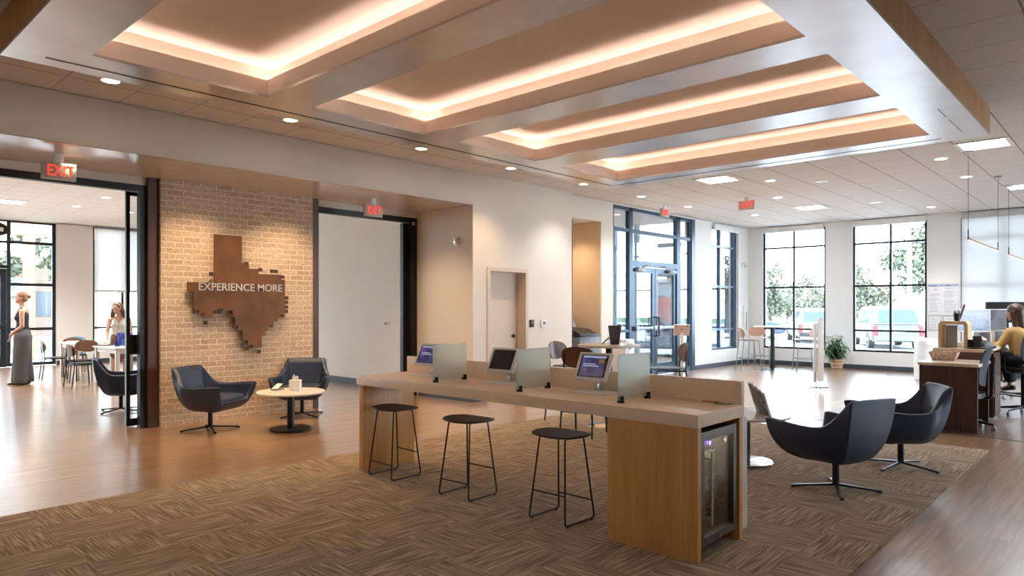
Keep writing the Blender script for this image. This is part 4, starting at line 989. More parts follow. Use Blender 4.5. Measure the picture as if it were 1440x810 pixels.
# pendants
for k, (y0, y1) in enumerate(((11.12, 13.68), (14.85, 17.4))):
    t = thing('linear_pendant', (-1.8, y0, 2.44), 0, ('slim copper bar pendant hanging on two wires over the front desk', 'slim copper bar pendant cut by the right edge, farther back')[k], 'pendant lamp', 'copper bar pendants')
    B(-1.812, y0, 2.44, -1.788, y1, 2.462, bev=.003).build('lamp_bar', COPPER, t, world=True)
    B(-1.806, y0 + .03, 2.436, -1.794, y1 - .03, 2.4405).build('led_line', PENDL, t, world=True, smooth=0)
    for y in (y0 + .01, y1 - .01):
        m = MB(); m.cyl((-1.8, y, 2.46), (-1.8, y, 3.65), .003, seg=6); m.cyl((-1.8, y, 2.46), (-1.8, y, 2.58), .008, seg=10); m.build('suspension_wire', BLACK, t, world=True)
        m = MB(); m.cyl((-1.8, y, 3.645), (-1.8, y, 3.66), .06); m.build('ceiling_canopy', GREYP, t, world=True)
t = thing('oval_sign', (-21.04, 3.6, 3.23), 0, 'black oval sign with white emblem above the side room glass door', 'sign')
MB().lathe([(.001, 0), (.58, 0), (.58, .02), (.001, .02)], 40, cap=False, sy=.40).build('oval_board', BLACK, t)
for v in t.children[0].data.vertices: v.co = Vector((v.co.z, v.co.x, v.co.y + .23))
m = MB(); m.box(.021, .28, .18, .024, .46, .28); m.box(.021, -.3, .14, .024, .1, .2); m.build('emblem', WHITE, t, smooth=0)
# free standing sign post
t = thing('sign_post', (-4.58, 13.52, 0), R(42.7), 'pale grey double slab sign post standing alone on the shiny floor', 'sign post')
m = MB(); m.box(-.17, -.05, 0, .17, .05, .012, bev=.003); m.box(-.05, -.12, 0, .05, .12, .011, bev=.003); m.build('foot_plate', BLACK, t)
m = MB(); m.box(-.015, -.02, .12, .095, .02, 1.31, bev=.004); m.build('tall_slab', plain('pale_grey_slab', (.66, .65, .63), .4), t)
m = MB(); m.box(-.085, .0, .10, -.025, .04, 1.22, bev=.004); m.build('short_slab', plain('grey_slab', (.5, .5, .48), .4), t)
m = MB(); m.cyl((-.04, 0, .01), (-.04, 0, .3), .014); m.cyl((.03, 0, .01), (.03, 0, .3), .014); m.build('support_rod', CHROME, t)
# potted plant
t = thing('potted_plant', (-5.62, 17.88, 0), 0, 'bushy green plant in a banded woven basket pot between the windows', 'plant')
BASK = plain('woven_basket', (.62, .42, .27), .8, bump=.4, bscale=120); BAND = plain('dark_basket_band', (.13, .07, .04), .8)
MB().lathe([(.12, 0), (.165, .26), (.155, .265), (.14, .2), (.001, .2)], 28).build('basket_pot', BASK, t)
m = MB()
for z, r in ((.008, .122), (.09, .137), (.18, .151), (.245, .164)):
    m.lathe([(r, z), (r + .006, z + .006), (r, z + .014)], 28, cap=False)
m.build('basket_band', BAND, t)
rnd = random.Random(11); m = MB(); ms = MB()
for s_ in range(26):
    az = rnd.uniform(0, 2 * PI); lean = rnd.uniform(.05, .42); hh = rnd.uniform(.28, .66)
    base = Vector((rnd.uniform(-.06, .06), rnd.uniform(-.06, .06), .2))
    tipv = Vector((math.cos(az) * lean, math.sin(az) * lean - .05, hh)); 
    if tipv.y + 17.88 > 18.1: tipv.y = .15
    pts = [base + tipv * k + Vector((0, 0, -.15 * lean * k * k)) for k in (0, .33, .66, 1)]
    ms.tube(pts, .005, seg=5)
    for L in range(13):
        f_ = .25 + .75 * L / 12; p = base + tipv * f_ + Vector((0, 0, -.15 * lean * f_ * f_))
        a2 = rnd.uniform(0, 2 * PI); ln = rnd.uniform(.13, .24); wd = rnd.uniform(.016, .027)
        d = Vector((math.cos(a2), math.sin(a2), rnd.uniform(.0, .6))).normalized(); sd = d.cross(Vector((0, 0, 1))).normalized()
        droop = rnd.uniform(.4, 1.0); prev = None
        for q in range(6):
            g = q / 5; c = p + d * ln * g + Vector((0, 0, -droop * ln * g * g)); w_ = wd * math.sin(PI * min(.98, .06 + g * .94)) + .0015
            if c.y + 17.88 > 18.2: c.y = 18.2 - 17.88
            a, b_ = m.bm.verts.new(c - sd * w_), m.bm.verts.new(c + sd * w_); mid = m.bm.verts.new(c - Vector((0, 0, w_ * .35)))
            if prev:
                m.bm.faces.new((prev[0], prev[2], mid, a)); m.bm.faces.new((prev[2], prev[1], b_, mid))
            prev = (a, b_, mid)
m.build('foliage', GREEN, t, smooth=80); ms.build('stem', plain('stem_green', (.1, .14, .04), .6), t)
# trash bin
t = thing('trash_bin', (-3.42, 16.5, 0), 0, 'round white waste bin with domed lid below the notice board', 'bin')
MB().lathe([(.2, 0), (.215, .02), (.215, .72)], 36).build('bin_body', WHITE, t)
MB().lathe([(.218, .725), (.218, .80), (.2, .845), (.16, .872), (.001, .88)], 36).build('bin_lid', WHITE, t)
# ------------------------------------------------------------------ front desk
dk = thing('front_desk', (-1.8, 10.2, 0), 0, 'dark brown low desk with pale top nearest the viewer on the right', 'desk')
B(-2.10, 9.79, .012, -1.49, 9.83, .80, bev=.002).build('front_panel', WENGE, dk, world=True, smooth=0)
B(-2.10, 9.83, .012, -2.06, 10.60, .80).build('side_panel', WENGE, dk, world=True, smooth=0)
B(-2.115, 9.775, .801, -1.475, 10.605, .838, bev=.003).build('desk_top', plain('pale_desk_laminate', (.66, .55, .44), .22), dk, world=True)
dk = thing('service_desk', (-1.8, 11.9, 0), 0, 'higher dark brown service desk carrying monitors behind the low desk', 'desk')
PDL = plain('pale_service_laminate', (.60, .46, .33), .25)
m = MB(); m.prism([(-2.115, 10.61), (-1.44, 10.61), (-1.50, 11.0), (-1.56, 13.3), (-2.115, 13.3)], 'z', .935, .972); m.build('desk_top', PDL, dk, world=True, smooth=0)
B(-2.10, 10.63, .012, -1.50, 10.67, .935).build('front_panel', WENGE, dk, world=True, smooth=0)
B(-2.10, 10.67, .012, -2.06, 13.3, .935).build('side_panel', WENGE, dk, world=True, smooth=0)
pd = B(-1.92, 11.05, .05, -1.50, 11.55, .9).build('drawer_pedestal', WENGE, dk, world=True, smooth=0)
for z in (.08, .36, .62):
    m = MB(); m.box(-1.5, 11.07, z, -1.488, 11.53, z + .24); m.build('drawer', WENGE, pd, world=True, smooth=0)
t = thing('desk_organizer', (-1.93, 10.98, .972), 0, 'pale wooden arch shaped organizer on the service desk', 'organizer')
outp = [(-.17, 0), (-.17, .32), (-.14, .36), (.14, .36), (.17, .32), (.17, 0), (.125, 0), (.125, .30), (.11, .315), (-.11, .315), (-.125, .30), (-.125, 0)]
m = MB(); m.prism(outp, 'y', -.13, .13); m.build('arch_frame', plain('maple_ply', (.66, .47, .29), .45), t, smooth=0)
B(-.12, .06, 0, .02, .075, .3).build('mesh_panel', STEEL, t, smooth=0)
t = thing('pen_cup', (-1.9, 10.95, 1.333), 0, 'black pen cup filled with pens on top of the organizer', 'pen cup')
MB().lathe([(.035, 0), (.045, .1), (.042, .1), (.032, .006), (.001, .006)], 20).build('cup', DARKP, t)
rnd = random.Random(4); m = MB()
for k in range(9): a = k * .7; m.cyl((.02 * math.cos(a), .02 * math.sin(a), .01), (.036 * math.cos(a), .036 * math.sin(a), .13 + .02 * rnd.random()), .004, seg=6)
m.build('pens', DARKP, t); m = MB(); m.box(-.012, -.005, 0, .012, .005, .21, bev=.003, M=Matrix.Translation((.03, 0, .02)) @ Matrix.Rotation(R(16), 4, 'Y')); m.build('wooden_stick', COPPER, t)
t = thing('receipt_printer', (-1.66, 10.80, .972), R(20), 'black receipt printer with cradle on the service desk', 'printer')
B(-.08, -.07, 0, .09, .08, .025, bev=.004).build('printer_base', DARKP, t); B(-.03, -.02, .025, .06, .06, .17, bev=.008).build('printer_body', DARKP, t); B(-.09, -.0, .025, -.03, .05, .12, bev=.006).build('card_slot', BLACK, t)
t = thing('candy_basket', (-1.93, 10.32, .8385), 0, 'flared basket full of colourful candy on the low desk top', 'basket')
m = MB(); V0 = [(-.12, -.08), (.12, -.08), (.12, .08), (-.12, .08)]
A_ = [m.bm.verts.new((x, y, 0)) for x, y in V0]; B_ = [m.bm.verts.new((x * 1.32, y * 1.3, .105)) for x, y in V0]; C_ = [m.bm.verts.new((x * 1.25, y * 1.22, .105)) for x, y in V0]; D_ = [m.bm.verts.new((x * .95, y * .93, .006)) for x, y in V0]
for i in range(4):
    j = (i + 1) % 4; m.bm.faces.new((A_[i], A_[j], B_[j], B_[i])); m.bm.faces.new((B_[i], B_[j], C_[j], C_[i])); m.bm.faces.new((C_[i], C_[j], D_[j], D_[i]))
m.bm.faces.new(A_[::-1]); m.bm.faces.new(D_)
m.build('basket_body', plain('mottled_basket', (.6, .42, .33), .5, var=.6, nscale=45), t, smooth=0)
m = MB(); rnd = random.Random(9)
for k in range(90): m.sphere((rnd.uniform(-.135, .135), rnd.uniform(-.09, .09), .085 + rnd.uniform(0, .03)), .013, (1.4, 1, .8), 6, 4)
tag(m.build('candies', plain('mixed_candy', (.55, .38, .3), .3, var=.9, nscale=60), t), kind='stuff')
def monitor(loc, rz, w, h, scr, label, frame=WHITE, zc=.3):
    t = thing('computer_monitor', loc, rz, label, 'monitor', 'desk monitors')
    m = MB(); m.box(-.02, -w / 2, zc - h / 2, .012, w / 2, zc + h / 2, bev=.005); m.build('monitor_case', frame, t)
    m = MB(); m.box(.0122, -w / 2 + .012, zc - h / 2 + .02, .0145, w / 2 - .012, zc + h / 2 - .01); m.build('screen', scr, t, smooth=0)
    m = MB(); m.box(-.05, -.03, .01, -.02, .03, zc, bev=.004); m.box(-.12, -.11, 0, .09, .11, .012, bev=.004); m.build('stand', frame, t)
SCM = screen('blue_desktop_screen', (.06, .08, .16), (.2, .25, .42), .5, 6); SCG = screen('grey_screen', (.10, .10, .12), (.14, .14, .17), .7, 4)
monitor((-1.80, 11.50, .972), R(-42), .50, .32, SCM, 'white monitor with blue lit window nearest the organizer', zc=.36)
monitor((-1.62, 12.05, .972), R(-22), .50, .32, SCG, 'white monitor with plain grey screen right of the blue one', zc=.36)
monitor((-1.60, 13.05, .972), R(-64), .58, .32, DARKP, 'black monitor partly behind the seated person', DARKP, zc=.47)
t = thing('desk_phone', (-1.64, 11.33, .972), R(-60), 'black desk phone below the monitors', 'telephone')
m = MB(); m.prism([(-.1, 0), (.1, 0), (.1, .02), (-.1, .09)], 'y', -.1, .1); m.build('phone_base', DARKP, t); m = MB(); m.box(-.1, -.095, .05, .1, -.05, .085, bev=.012, M=Matrix.Rotation(R(18), 4, 'Y')); m.build('handset', BLACK, t)
t = thing('desk_clock', (-1.68, 11.0, .972), R(-70), 'round framed desk clock on an amber base', 'clock')
m = MB(); m.cyl((-.01, 0, .07), (.012, 0, .07), .045, seg=28); m.build('clock_body', GREYP, t); m = MB(); m.cyl((.012, 0, .07), (.014, 0, .07), .034, seg=28); m.build('clock_face', WHITE, t); B(-.02, -.03, 0, .02, .03, .03, bev=.004).build('clock_base', plain('amber_base', (.6, .25, .06), .3), t)
t = thing('computer_keyboard', (-1.60, 10.98, .972), R(-60), 'dark keyboard lying on the service desk', 'keyboard'); B(-.07, -.1, 0, .07, .1, .014, bev=.004).build('keyboard_case', DARKP, t); m = MB()
for i in range(4):
    for j in range(8): m.box(-.055 + i * .03, -.085 + j * .0225, .014, -.032 + i * .03, -.068 + j * .0225, .018)
m.build('keys', GREYP, t, smooth=0)
t = thing('paper_stack', (-1.98, 11.35, .972), R(10), 'stack of papers and folders left of the monitors', 'papers')
m = MB()
for k in range(5): m.box(-.08, -.11, k * .012, .08, .11, k * .012 + .011, M=Matrix.Rotation(R(5 * k - 8), 4, 'Z'))
m.build('folders', plain('mixed_paper', (.5, .45, .38), .7, var=.5, nscale=8), t, smooth=0)
# office chairs
def office_chair(sh, label, loc, rz, ring=False):
    t = thing('office_chair', loc, rz, label, 'office chair', 'mesh office chairs')
    sq = squircle(.46, .46, .3); m = MB(); m.slab(lambda u, v: (sq(u, v)[0] + .03, sq(u, v)[1], sh - .035 + .25 * sq(u, v)[1] ** 2 * .5), 15, 15, .06); m.build('seat', DARKP, t, smooth=60)
    MESH = plain('dark_mesh', (.03, .04, .055), .7)
    sb = squircle(.44, .50, .3)
    m = MB(); m.slab(lambda u, v: (-.22 + .9 * sb(u, v)[0] ** 2 - .18 * sb(u, v)[1] - .25 * sb(u, v)[1] ** 2, sb(u, v)[0], sh + .33 + sb(u, v)[1]), 17, 15, .02); m.build('backrest', MESH, t, smooth=60)
    m = MB(); m.tube(fillet([(-.05, 0, sh - .09), (-.27, 0, sh - .06), (-.285, 0, sh + .35)], .06), .02); m.build('back_post', BLACK, t)
    for s in (-1, 1):
        m = MB(); m.tube(fillet([(.0, .2 * s, sh - .07), (.02, .29 * s, sh - .05), (.02, .30 * s, sh + .19), (.14, .30 * s, sh + .21), (-.14, .29 * s, sh + .2)], .04), .014); m.build('armrest', BLACK, t)
    MB().lathe([(.028, .09), (.028, sh - .07)], 16).build('gas_column', BLACK, t)
    for k in range(5):
        a = 2 * PI * k / 5 + .5; m = MB(); m.tube([(0, 0, .115), (.3 * math.cos(a), .3 * math.sin(a), .075)], [.024, .013]); leg = m.build('base_leg', BLACK, t)
        m = MB(); cx, cy = .3 * math.cos(a), .3 * math.sin(a); m.cyl((cx - .012 * math.sin(a) * 1.6, cy + .012 * math.cos(a) * 1.6, .028), (cx + .012 * math.sin(a) * 1.6, cy - .012 * math.cos(a) * 1.6, .028), .028, seg=16); m.cyl((cx, cy, .03), (cx, cy, .08), .008, seg=8); m.build('caster', GREYP, leg)
    if ring:
        m = MB(); m.tube([(.22 * math.cos(2 * PI * k / 24), .22 * math.sin(2 * PI * k / 24), .28) for k in range(24)], .01, closed=True); m.cyl((-.21, 0, .28), (.21, 0, .28), .008); m.build('foot_ring', BLACK, t)
    return t
office_chair(.46, 'dark mesh office chair tucked in behind the low desk', (-1.68, 10.22, .004), R(180))
office_chair(.66, 'mesh drafting chair the person in the mustard sweater sits on', (-1.29, 12.03, .004), R(143), True)
# ------------------------------------------------------------------ side room furniture
WT = plain('cream_table_laminate', (.70, .62, .54), .35)
def work_table(x0, x1, y0, y1, h, label):
    t = thing('work_table', ((x0 + x1) / 2, (y0 + y1) / 2, 0), 0, label, 'table', 'cream work tables in the side room')
    B(x0, y0, h - .03, x1, y1, h, bev=.004).build('tabletop', WT, t, world=True)
    m = MB()
    m.box(x0 + .05, y0 + .05, h - .11, x1 - .05, y0 + .07, h - .031); m.box(x0 + .05, y1 - .07, h - .11, x1 - .05, y1 - .05, h - .031); m.box(x0 + .05, y0 + .07, h - .11, x0 + .07, y1 - .07, h - .031); m.box(x1 - .07, y0 + .07, h - .11, x1 - .05, y1 - .07, h - .031)
    m.build('apron', WT, t, world=True, smooth=0)
    for a in (x0 + .03, x1 - .1):
        for b in (y0 + .03, y1 - .1): B(a, b, 0, a + .07, b + .07, h - .031, bev=.004).build('leg', WT, t, world=True)
work_table(-17.52, -16.33, 4.36, 5.15, .76, 'cream square leg table farther from the opening in the side room')
work_table(-15.5, -14.2, 4.45, 5.2, .75, 'cream square leg table with the blue game in the side room')
dc = ply_chair('plywood_chair', .46, .82, DARKP, WALNUT, BLACK, 'chair', 'plywood chairs in the side room')
dc.location = (-17.12, 4.2, 0); dc.rotation_euler.z = R(84); dc['label'] = 'plywood chair farthest left at the farther side room table'
dup(dc, (-15.02, 4.14, 0), R(95), 'plywood chair nearest the opening at the side room tables')
dup(dc, (-17.9, 4.8, 0), R(0), 'plywood chair at the far end of the farther side room table')
dup(dc, (-14.65, 5.5, 0), R(-92), 'plywood chair behind the game table, right one')
dup(dc, (-15.25, 5.48, 0), R(-85), 'plywood chair behind the game table, left one')
ply_chair_arm = ply_chair('armchair', .46, .84, DARKP, WALNUT, BLACK, 'chair', None, False, True)
ply_chair_arm.location = (-15.93, 4.42, 0); ply_chair_arm.rotation_euler.z = R(-30); ply_chair_arm['label'] = 'round backed walnut armchair between the two side room tables'
bl = ply_chair('padded_chair', .46, .82, plain('blue_seat_pad', (.08, .2, .34), .6), plain('blue_back_pad', (.1, .24, .38), .6), BLACK, 'chair', None)
bl.location = (-18.5, 4.95, 0); bl.rotation_euler.z = R(-20); bl['label'] = 'blue padded chair beyond the farther side room table'
t = thing('disc_game', (-14.75, 4.80, .75), R(40), 'blue upright disc drop game standing on the nearer side room table', 'game')
m = MB(); cols, rows = 7, 6; gw, gh = .30, .23
for i in range(cols + 1): m.box(-gw / 2 + i * gw / cols - .008, -.012, .03, -gw / 2 + i * gw / cols + .008, .012, .03 + gh)
for j in range(rows + 1): m.box(-gw / 2, -.011, .03 + j * gh / rows - .008, gw / 2, .011, .03 + j * gh / rows + .008)
m.build('game_grid', plain('blue_game_plastic', (.03, .07, .45), .35), t, smooth=0)
m = MB()
for s in (-1, 1): m.box(s * gw / 2 - .012, -.07, 0, s * gw / 2 + .012, .07, .035, bev=.004); 
m.build('game_foot', plain('blue_foot_plastic', (.03, .07, .4), .35), t)
t = thing('yellow_disc', (-14.62, 4.62, .75), 0, 'yellow game disc lying before the blue game', 'game disc'); MB().lathe([(.03, 0), (.032, .004), (.03, .008)], 20).build('disc', plain('yellow_plastic', (.75, .6, .03), .35), t)
t = thing('game_box', (-15.25, 4.92, .75), R(40), 'small open black box on the side room table left of the blue game', 'box'); m = MB(); m.box(-.11, -.07, 0, .11, .07, .1, bev=.004); m.build('box_body', DARKP, t); m = MB(); m.box(-.11, .07, .05, .11, .076, .17, M=Matrix.Rotation(R(-8), 4, 'X')); m.build('box_lid', DARKP, t)
t = thing('drinking_cup', (-14.98, 4.85, .75), 0, 'green tinted plastic cup between the black box and the blue game', 'cup'); MB().lathe([(.03, 0), (.042, .13), (.039, .13), (.028, .005), (.001, .005)], 20).build('cup', plain('green_cup', (.55, .62, .35), .3), t)
t = thing('serving_tray', (-15.38, 4.62, .75), R(35), 'flat dark tray on the left corner of the nearer side room table', 'tray'); m = MB(); m.box(-.14, -.09, 0, .14, .09, .02, bev=.006); m.build('tray_body', plain('dark_tray', (.07, .045, .04), .4), t)
m = MB(); m.box(-.1, -.06, .02, .1, .06, .026); m.build('leaflet', PAPER, t, smooth=0)
t = thing('paper_sheets', (-17.2, 4.6, .76), R(15), 'loose white papers on the farther side room table', 'papers'); B(-.14, -.1, 0, .14, .1, .02, bev=.002).build('sheets', WHITE, t)
# ------------------------------------------------------------------ people
def capsules(bones, blobs=(), voxel=.012, smooth=2, it=8):
    """union of tapered capsules and ellipsoids, remeshed into one continuous skin"""
    m = MB()
    for p0, p1, r0, r1 in bones:
        p0, p1 = Vector(p0), Vector(p1)
        m.cyl(p0, p1, r0, r1, seg=14); m.sphere(p0, r0, u=14, v=9); m.sphere(p1, r1, u=14, v=9)
    for b in blobs: m.sphere(b[0], 1.0, b[1], u=20, v=14, M=(b[2] if len(b) > 2 else None))
    me = bpy.data.meshes.new('tmp'); m.bm.to_mesh(me); m.bm.free()
    ob = bpy.data.objects.new('tmp', me); COL.objects.link(ob)
    md = ob.modifiers.new('r', 'REMESH'); md.mode = 'VOXEL'; md.voxel_size = voxel
    s = ob.modifiers.new('s', 'SMOOTH'); s.factor = .5; s.iterations = it
    dg = bpy.context.evaluated_depsgraph_get(); dg.update(); res = bpy.data.meshes.new_from_object(ob.evaluated_get(dg))
    bpy.data.objects.remove(ob); bpy.data.meshes.remove(me)
    mb = MB(); mb.bm.from_mesh(res); bpy.data.meshes.remove(res); return mb
def hand(wrist, d, up, s=1.0, curl=.5, side=1):
    """palm + five fingers along direction d, palm normal up"""
    d = Vector(d).normalized(); up = Vector(up); up = (up - d * up.dot(d)).normalized(); w = d.cross(up) * side
    W = Vector(wrist); bones = []; pal = .085 * s
    for k, (o, ln) in enumerate(((-.028, .062), (-.010, .075), (.009, .07), (.027, .055))):
        k0 = W + d * pal + w * o * s; bones.append((W + w * o * .5 * s, k0, .014 * s, .0115 * s))
        d1 = (d * math.cos(curl * .7) - up * math.sin(curl * .7)); d2 = (d * math.cos(curl * 1.6) - up * math.sin(curl * 1.6))
        k1 = k0 + d1 * ln * .5 * s; bones.append((k0, k1, .0098 * s, .009 * s)); bones.append((k1, k1 + d2 * ln * .5 * s, .009 * s, .0078 * s))
    t0 = W + d * .02 * s - w * .02 * s; t1 = t0 + (d * .6 - w * .8).normalized() * .045 * s - up * .01; bones.append((t0, t1, .013 * s, .010 * s)); bones.append((t1, t1 + (d * .85 - w * .3 - up * .3).normalized() * .03 * s, .010 * s, .008 * s))
    return bones
def head_blobs(c, F, U, s=1.0):
    """ellipsoids of a head centred at c, facing F"""
    F = Vector(F).normalized(); U = Vector(U); U = (U - F * U.dot(F)).normalized(); L = U.cross(F)
    M = Matrix((F, L, U)).transposed().to_4x4(); c = Vector(c)
    P = lambda f, l, u: c + (F * f + L * l + U * u) * s
    sc = lambda *a: tuple(v * s for v in a)
    return [(P(-.005, 0, .02), sc(.096, .075, .10), M), (P(.03, 0, -.045), sc(.06, .056, .062), M), (P(.09, 0, -.012), sc(.016, .012, .022), M), (P(.075, 0, -.052), sc(.018, .026, .012), M),
            (P(.072, 0, -.088), sc(.02, .022, .016), M), (P(-.01, .075, -.01), sc(.02, .01, .028), M), (P(-.01, -.075, -.01), sc(.02, .01, .028), M)], P, M
def face(t, c, F, U, hairm, s=1.0):
    bl, P, M = head_blobs(c, F, U, s)
    EYE = plain('eye_white', (.8, .78, .75), .3); LIPS = plain('lips', (.45, .14, .12), .4)
    m = MB()
    for l in (-.03, .03): m.sphere(P(.083, l, .004), 1, (.008 * s, .012 * s, .006 * s), 12, 8, M)
    m.build('eyes', EYE, t)
    m = MB()
    for l in (-.03, .03): m.sphere(P(.090, l, .004), 1, (.003 * s, .005 * s, .005 * s), 8, 6, M); m.sphere(P(.088, l, .024), 1, (.006 * s, .017 * s, .003 * s), 8, 6, M)
    m.build('iris_and_brow', DARKP, t)
    m = MB(); m.sphere(P(.090, 0, -.052), 1, (.006 * s, .02 * s, .006 * s), 10, 6, M); m.build('lips', LIPS, t)
# person 1: standing in profile, black top, wide grey trousers. local frame: +X is where she faces
def person_standing():
    t = thing('person', (-16.24, 3.42, 0), R(252), 'person in black tank top and wide grey trousers standing sideways at the glass door', 'person')
    H = (.0, 0, 1.70)
    hb, P, M = head_blobs(H, (1, 0, .02), (0, 0, 1), 1.02)
    bones = [((-.02, 0, 1.50), (-.005, 0, 1.62), .05, .048), ((-.03, 0, 1.42), (-.02, 0, 1.10), .115, .10), ((-.02, 0, 1.1), (-.03, 0, .98), .105, .13)]
    for s in (-1, 1):
        bones += [((-.03, .06 * s, 1.45), (-.03, .165 * s, 1.43), .055, .05), ((-.03, .175 * s, 1.42), (-.04, .20 * s, 1.15), .045, .038), ((-.04, .20 * s, 1.15), (.165, .045 * s, .98), .036, .026),
                  ((-.02, .09 * s, .95), (.0, .10 * s, .5), .085, .06), ((.0, .10 * s, .5), (-.02 + .045 * s, .10 * s, .09), .055, .04), ((-.03 + .045 * s, .10 * s, .05), (.12 + .07 * s, .11 * s, .035), .04, .03)]
        bones += hand((.165, .045 * s, .98), (.12, -.25 * s, -1), (-.9, .2 * s, 0), 1.0, .5, s)
    capsules(bones, hb, .010, it=5).build('body', SKIN, t, smooth=80)
    face(t, H, (1, 0, .02), (0, 0, 1), None, 1.02)
    TOPM = plain('black_knit_top', (.02, .024, .03), .8)
    bones = [((-.03, .05, 1.36), (-.025, .03, 1.08), .105, .10), ((-.03, -.05, 1.36), (-.025, -.03, 1.08), .105, .10), ((-.02, 0, 1.1), (-.03, 0, .99), .118, .14)]
    bl = [((.03, .065, 1.31), (.075, .07, .07)), ((.03, -.065, 1.31), (.075, .07, .07))]
    for s in (-1, 1): bones += [((.05, .075 * s, 1.38), (-.015, .085 * s, 1.505), .03, .022), ((-.015, .085 * s, 1.505), (-.09, .08 * s, 1.38), .022, .03)]
    capsules(bones, bl, .011).build('tank_top', TOPM, t, smooth=80)
    PANT = plain('charcoal_trousers', (.085, .08, .085), .85, bump=.2, bscale=200)
    bones = [((-.03, .03, 1.02), (-.03, .03, .93), .122, .15), ((-.03, -.03, 1.02), (-.03, -.03, .93), .122, .15)]
    for s in (-1, 1): bones += [((-.03, .085 * s, .93), (-.025 + .02 * s, .10 * s, .5), .145, .132), ((-.025 + .02 * s, .10 * s, .5), (-.035 + .045 * s, .115 * s, .10), .132, .135)]
    m = capsules(bones, [((-.09, 0, .93), (.10, .13, .10))], .012)
    for v in m.bm.verts:
        k = max(0, min(1, (.9 - v.co.z) / .6)); a = math.atan2(v.co.y - (.1 if v.co.y > 0 else -.1), v.co.x + .02)
        f_ = 1 + .05 * k * math.sin(a * 7 + v.co.z * 3); v.co.x = -.02 + (v.co.x + .02) * f_; v.co.z = max(v.co.z, .045)
    m.build('trousers', PANT, t, smooth=80)
    for s in (-1, 1): capsules([((-.07 + .045 * s, .105 * s, .04), (.13 + .045 * s, .115 * s, .03), .04, .032)], (), .01, it=3).build('shoe', BLACK, t, smooth=80)
    for s in (-1, 1): capsules([((-.08 + .045 * s, .105 * s + .03 * q, .010), (.14 + .045 * s, .115 * s + .03 * q, .010), .009, .009) for q in (-1, 0, 1)], (), .006, it=2).build('shoe_sole', plain('cream_sole', (.7, .6, .45), .6), t, smooth=80)
    HAIR = plain('brown_blond_hair', (.30, .17, .09), .6, var=.35, nscale=60)
    m = capsules([(P(-.07, 0, .03), P(-.10, 0, .035), .045, .035)], [(P(-.022, 0, .042), (.098, .086, .094), M), (P(-.055, 0, -.01), (.06, .078, .075), M), (P(-.125, 0, .035), (.042, .042, .042), M)], .01, it=3)
    for v in m.bm.verts:
        q = (v.co - P(.085, 0, -.02))
        if q.length < .085: v.co -= Vector((1, 0, 0)) * (.085 - q.length) * .9
    m.build('hair', HAIR, t, smooth=80)
    m = MB(); m.cyl((.10, -.125, 1.01), (.12, -.11, .998), .036); m.build('wristwatch', BLACK, t)
person_standing()
# person 2: behind the game table, bent head, white sleeveless top, arms down to the table
def person_leaning():
    t = thing('person', (-15.93, 5.08, 0), R(-25), 'person with long brown hair in a white sleeveless top leaning over the side room tables', 'person')
    H = (.13, -.03, 1.50); F = (.75, -.25, -.62)
    hb, P, M = head_blobs(H, F, (.6, 0, .8), 1.0)
    bones = [((.02, 0, 1.32), (.08, -.01, 1.43), .05, .046), ((.0, 0, 1.24), (-.05, 0, .98), .11, .10), ((-.05, 0, .98), (-.07, 0, .88), .11, .13)]
    for s in (-1, 1):
        bones += [((.0, .05 * s, 1.29), (.0, .17 * s, 1.26), .055, .052), ((.0, .18 * s, 1.25), (.02, .22 * s, 1.0), .045, .038), ((.02, .22 * s, 1.0), (.13, .20 * s, .82), .036, .026),
                  ((-.06, .09 * s, .85), (-.05, .10 * s, .46), .085, .06), ((-.05, .10 * s, .46), (-.07, .10 * s, .09), .055, .04), ((-.08, .10 * s, .05), (.06, .11 * s, .035), .04, .03)]
        bones += hand((.13, .20 * s, .82), (.7, -.1 * s, -.5), (.2, 0, 1), 1.0, .4, s)
    capsules(bones, hb, .010, it=5).build('body', SKIN, t, smooth=80)
    face(t, H, F, (.6, 0, .8), None, 1.0)
    bones = [((.0, .05, 1.20), (-.05, .03, .95), .108, .115), ((.0, -.05, 1.20), (-.05, -.03, .95), .108, .115), ((-.05, 0, .95), (-.07, 0, .82), .13, .15)]
    for s in (-1, 1): bones += [((.06, .08 * s, 1.22), (.0, .10 * s, 1.32), .03, .022), ((.0, .10 * s, 1.32), (-.07, .08 * s, 1.2), .022, .03)]
    capsules(bones, [((.05, .065, 1.16), (.075, .07, .07)), ((.05, -.065, 1.16), (.075, .07, .07))], .011).build('sleeveless_top', plain('white_cotton', (.80, .77, .72), .85), t, smooth=80)
    bones = [((-.06, .04, .88), (-.06, .06, .55), .14, .135), ((-.06, -.04, .88), (-.06, -.06, .55), .14, .135)]
    capsules(bones, (), .012).build('skirt', plain('brown_skirt', (.2, .12, .08), .8), t, smooth=80)
    for s in (-1, 1): capsules([((-.1, .10 * s, .04), (.08, .11 * s, .03), .042, .034)], (), .01, it=3).build('shoe', WHITE, t, smooth=80)
    HAIR = plain('long_brown_hair', (.13, .07, .045), .5, var=.4, nscale=60)
    m = capsules([(P(-.07, .04, .02), (.02, .11, 1.30), .06, .03), (P(-.07, -.05, .02), (.0, -.13, 1.34), .065, .045), ((.0, -.13, 1.34), (.03, -.15, 1.22), .04, .02), (P(-.08, 0, 0), (-.06, 0, 1.3), .07, .05)], [(P(-.025, 0, .04), (.096, .087, .092), M)], .01, it=3)
    m.build('hair', HAIR, t, smooth=80)
    m = MB(); m.tube([P(.02 * math.cos(a) - .005, .088 * math.cos(a), .045 + .085 * math.sin(a)) for a in [PI * k / 12 for k in range(13)]], .007); m.build('headband', plain('blond_headband', (.75, .62, .45), .5), t)
person_leaning()
